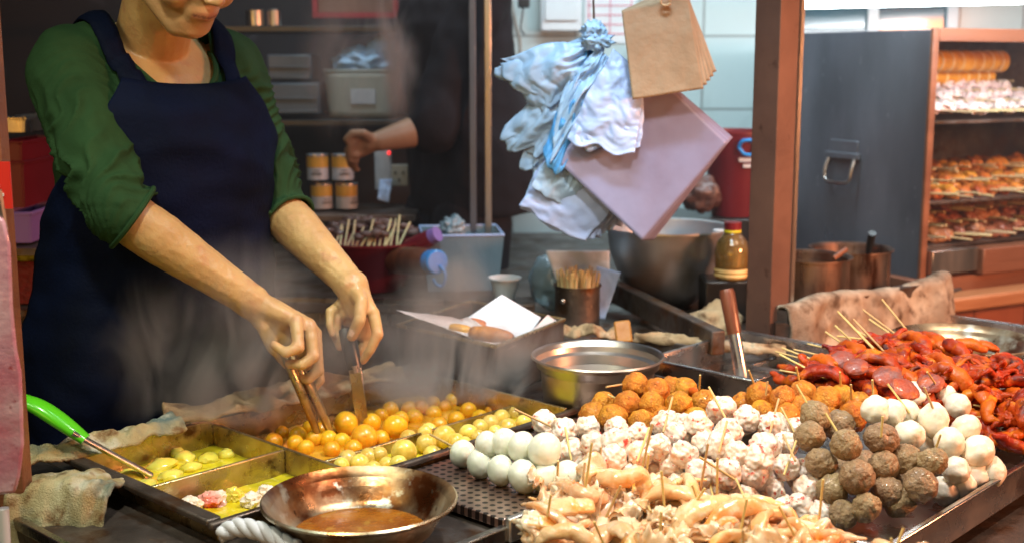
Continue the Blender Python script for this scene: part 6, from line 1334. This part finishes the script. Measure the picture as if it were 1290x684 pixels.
# ================================================================== steam
def steam(name, lb, lo, hi, dens, blobs, seed):
    lo = V(lo); hi = V(hi); c = (lo + hi) / 2; x = MB(); x.box((0, 0, 0), hi - lo)
    m = bpy.data.materials.new('steam_' + str(seed)); m.use_nodes = True; nt = m.node_tree; N = nt.nodes; Lk = nt.links; N.clear()
    out = N.new('ShaderNodeOutputMaterial'); vs = N.new('ShaderNodeVolumePrincipled'); vs.inputs['Color'].default_value = (.93, .85, .80, 1); vs.inputs['Anisotropy'].default_value = .25
    tc = N.new('ShaderNodeTexCoord'); mp = N.new('ShaderNodeMapping'); mp.inputs['Location'].default_value = (seed, seed * 2, seed * .5); mp.inputs['Scale'].default_value = (1.25, 1.0, .62)
    Lk.new(tc.outputs['Object'], mp.inputs[0]); nz = N.new('ShaderNodeTexNoise'); nz.inputs['Scale'].default_value = 7.0; nz.inputs['Detail'].default_value = 5; nz.inputs['Roughness'].default_value = .55; nz.inputs['Distortion'].default_value = 1.3; Lk.new(mp.outputs[0], nz.inputs['Vector'])
    r = N.new('ShaderNodeMapRange'); r.inputs['From Min'].default_value = .44; r.inputs['From Max'].default_value = .68; Lk.new(nz.outputs['Fac'], r.inputs['Value'])
    tot = None
    for (p, rad, k) in blobs:
        p = V(p) - c; sb = N.new('ShaderNodeVectorMath'); sb.operation = 'SUBTRACT'; sb.inputs[1].default_value = p; Lk.new(tc.outputs['Object'], sb.inputs[0])
        dv = N.new('ShaderNodeVectorMath'); dv.operation = 'DIVIDE'; dv.inputs[1].default_value = rad; Lk.new(sb.outputs[0], dv.inputs[0])
        ln = N.new('ShaderNodeVectorMath'); ln.operation = 'LENGTH'; Lk.new(dv.outputs[0], ln.inputs[0])
        q = N.new('ShaderNodeMapRange'); q.interpolation_type = 'SMOOTHSTEP'; q.inputs['From Min'].default_value = 1; q.inputs['From Max'].default_value = 0; q.inputs['To Min'].default_value = 0; q.inputs['To Max'].default_value = k; Lk.new(ln.outputs['Value'], q.inputs['Value'])
        if tot is None: tot = q.outputs[0]
        else: a = N.new('ShaderNodeMath'); a.operation = 'ADD'; Lk.new(tot, a.inputs[0]); Lk.new(q.outputs[0], a.inputs[1]); tot = a.outputs[0]
    mu = N.new('ShaderNodeMath'); mu.operation = 'MULTIPLY'; Lk.new(tot, mu.inputs[0]); Lk.new(r.outputs[0], mu.inputs[1]); m2 = N.new('ShaderNodeMath'); m2.operation = 'MULTIPLY'; m2.inputs[1].default_value = dens; Lk.new(mu.outputs[0], m2.inputs[0])
    Lk.new(m2.outputs[0], vs.inputs['Density']); Lk.new(vs.outputs[0], out.inputs['Volume'])
    o = x.build(name, m, smooth=False); o.location = c; return tag(o, lb, 'steam', kind='stuff')
steam('steam', 'pale steam rising from the vat between the cook and the blackened pan', (-.88, 1.82, .84), (.28, 2.80, 1.60), 46, [
 (aty(560, 505, 2.12), (.22, .20, .09), 1.2), (aty(640, 470, 2.12), (.14, .12, .12), .45), (aty(520, 440, 2.25), (.10, .14, .14), .7), (aty(560, 360, 2.45), (.12, .14, .12), .55),
 (aty(300, 445, 2.0), (.26, .16, .22), .55), (aty(450, 500, 2.2), (.14, .12, .06), .5), (aty(600, 440, 2.2), (.12, .12, .10), .6), (aty(430, 80, 2.6), (.10, .16, .22), .35), (aty(500, 60, 2.6), (.06, .16, .20), .5), (aty(680, 440, 2.3), (.08, .1, .10), .35)], 4)

# ================================================================== light
def area(name, loc, tgt, sx, sy, e, col, spread=180):
    l = bpy.data.lights.new(name, 'AREA'); l.shape = 'RECTANGLE'; l.size = sx; l.size_y = sy; l.energy = e; l.color = col; l.spread = R(spread)
    o = bpy.data.objects.new(name, l); COL.objects.link(o); o.location = loc; o.rotation_euler = (V(tgt) - V(loc)).to_track_quat('-Z', 'Y').to_euler(); return o
def point(name, loc, e, col, r=.05):
    l = bpy.data.lights.new(name, 'POINT'); l.energy = e; l.color = col; l.shadow_soft_size = r; o = bpy.data.objects.new(name, l); COL.objects.link(o); o.location = loc; return o
# hanging lamps over the counter, above the picture: modelled shade and bulb, with the light at the bulb
def spot(name, loc, tgt, e, col, ang=110, r=.06):
    l = bpy.data.lights.new(name, 'SPOT'); l.energy = e; l.color = col; l.shadow_soft_size = r; l.spot_size = R(ang); l.spot_blend = .6
    o = bpy.data.objects.new(name, l); COL.objects.link(o); o.location = loc; o.rotation_euler = (V(tgt) - V(loc)).to_track_quat('-Z', 'Y').to_euler(); return o
for k, (p, tgt_, e, col, *an) in enumerate([((-.45, 1.20, 2.15), (-.25, 1.72, .8), 42, (1, 1, .80), 84), ((.30, 1.55, 2.05), (.42, 1.75, .8), 54, (1, .97, .90)), ((1.05, 1.75, 2.0), (.95, 2.1, .8), 36, (1, .82, .64))]):
    o = thing('pendant_lamp', ['pendant lamp over the frying pan', 'pendant lamp over the lobster balls', 'reddish pendant lamp over the red skewers'][k], 'lamp', p)
    x = MB(); x.lathe([(.02, .12), (.05, .10), (.12, .03), (.125, .028), (.05, .095), (.015, .115)], 32); x.build('lamp_shade', M['lamp_shade'], o, world=False); x = MB(); x.blob((0, 0, .06), (.03, .03, .035), 3); x.build('bulb', M['bulb'], o, world=False)
    x = MB(); x.tube([(0, 0, .12), (0, 0, 1.0)], .004, 6); x.build('cord', M['blk'], o, world=False)
    spot('pendant_light', V(p) + V((0, 0, -.01)), tgt_, e, col, *an)
area('strip_light_back', (.75, 3.3, 2.3), (.75, 4.1, 1.2), 1.2, .08, 17, (.70, .90, 1), 140)
area('bag_fill_light', (.15, 1.9, 2.3), (.22, 2.5, 1.3), .5, .08, 6.0, (.66, .86, 1), 100)  # added cool fill aimed at the hanging bags, without a lamp body
area('tube_light', (1.45, 2.98, 1.575), (1.45, 3.6, 1.15), .8, .03, 7, (.92, .96, 1))
area('red_lamp_light', (2.3, 1.5, 1.5), (.7, 2.6, 1.1), .5, .3, 30, (1, .36, .16), 120)
area('strip_light_front', (-1.2, .9, 2.2), (-.50, 1.9, 1.1), .6, .10, 2.4, (.90, 1, .72), 110)
area('shelf_fill_light', (-.35, 3.35, 2.25), (-.5, 4.0, 1.1), .9, .06, 5, (.80, .94, 1), 130)  # added cool fill that brightens the wall shelves, no lamp stands here
w = bpy.data.worlds.new('World'); scn.world = w; w.use_nodes = True; nt = w.node_tree; sk = nt.nodes.new('ShaderNodeTexSky'); sk.sky_type = 'NISHITA'; sk.sun_disc = False; sk.sun_elevation = R(4); sk.sun_rotation = R(200)
nt.links.new(sk.outputs[0], nt.nodes['Background'].inputs[0]); nt.nodes['Background'].inputs[1].default_value = .09

# thin scattering box added to lift the blacks behind the counter
hz = bpy.data.materials.new('black_lift_haze'); hz.use_nodes = True; nt = hz.node_tree; nt.nodes.clear(); ou = nt.nodes.new('ShaderNodeOutputMaterial'); vp = nt.nodes.new('ShaderNodeVolumeScatter'); vp.inputs['Color'].default_value = (.9, .9, .95, 1); vp.inputs['Density'].default_value = .05; vp.inputs['Anisotropy'].default_value = .2
nt.links.new(vp.outputs[0], ou.inputs['Volume']); x = MB(); x.box((-.4, 3.57, 1.45), (4.2, 1.5, 2.6)); tag(x.build('black_lift_haze', hz, smooth=False), 'thin haze volume added to lift the blacks behind the cook', 'haze', kind='stuff')
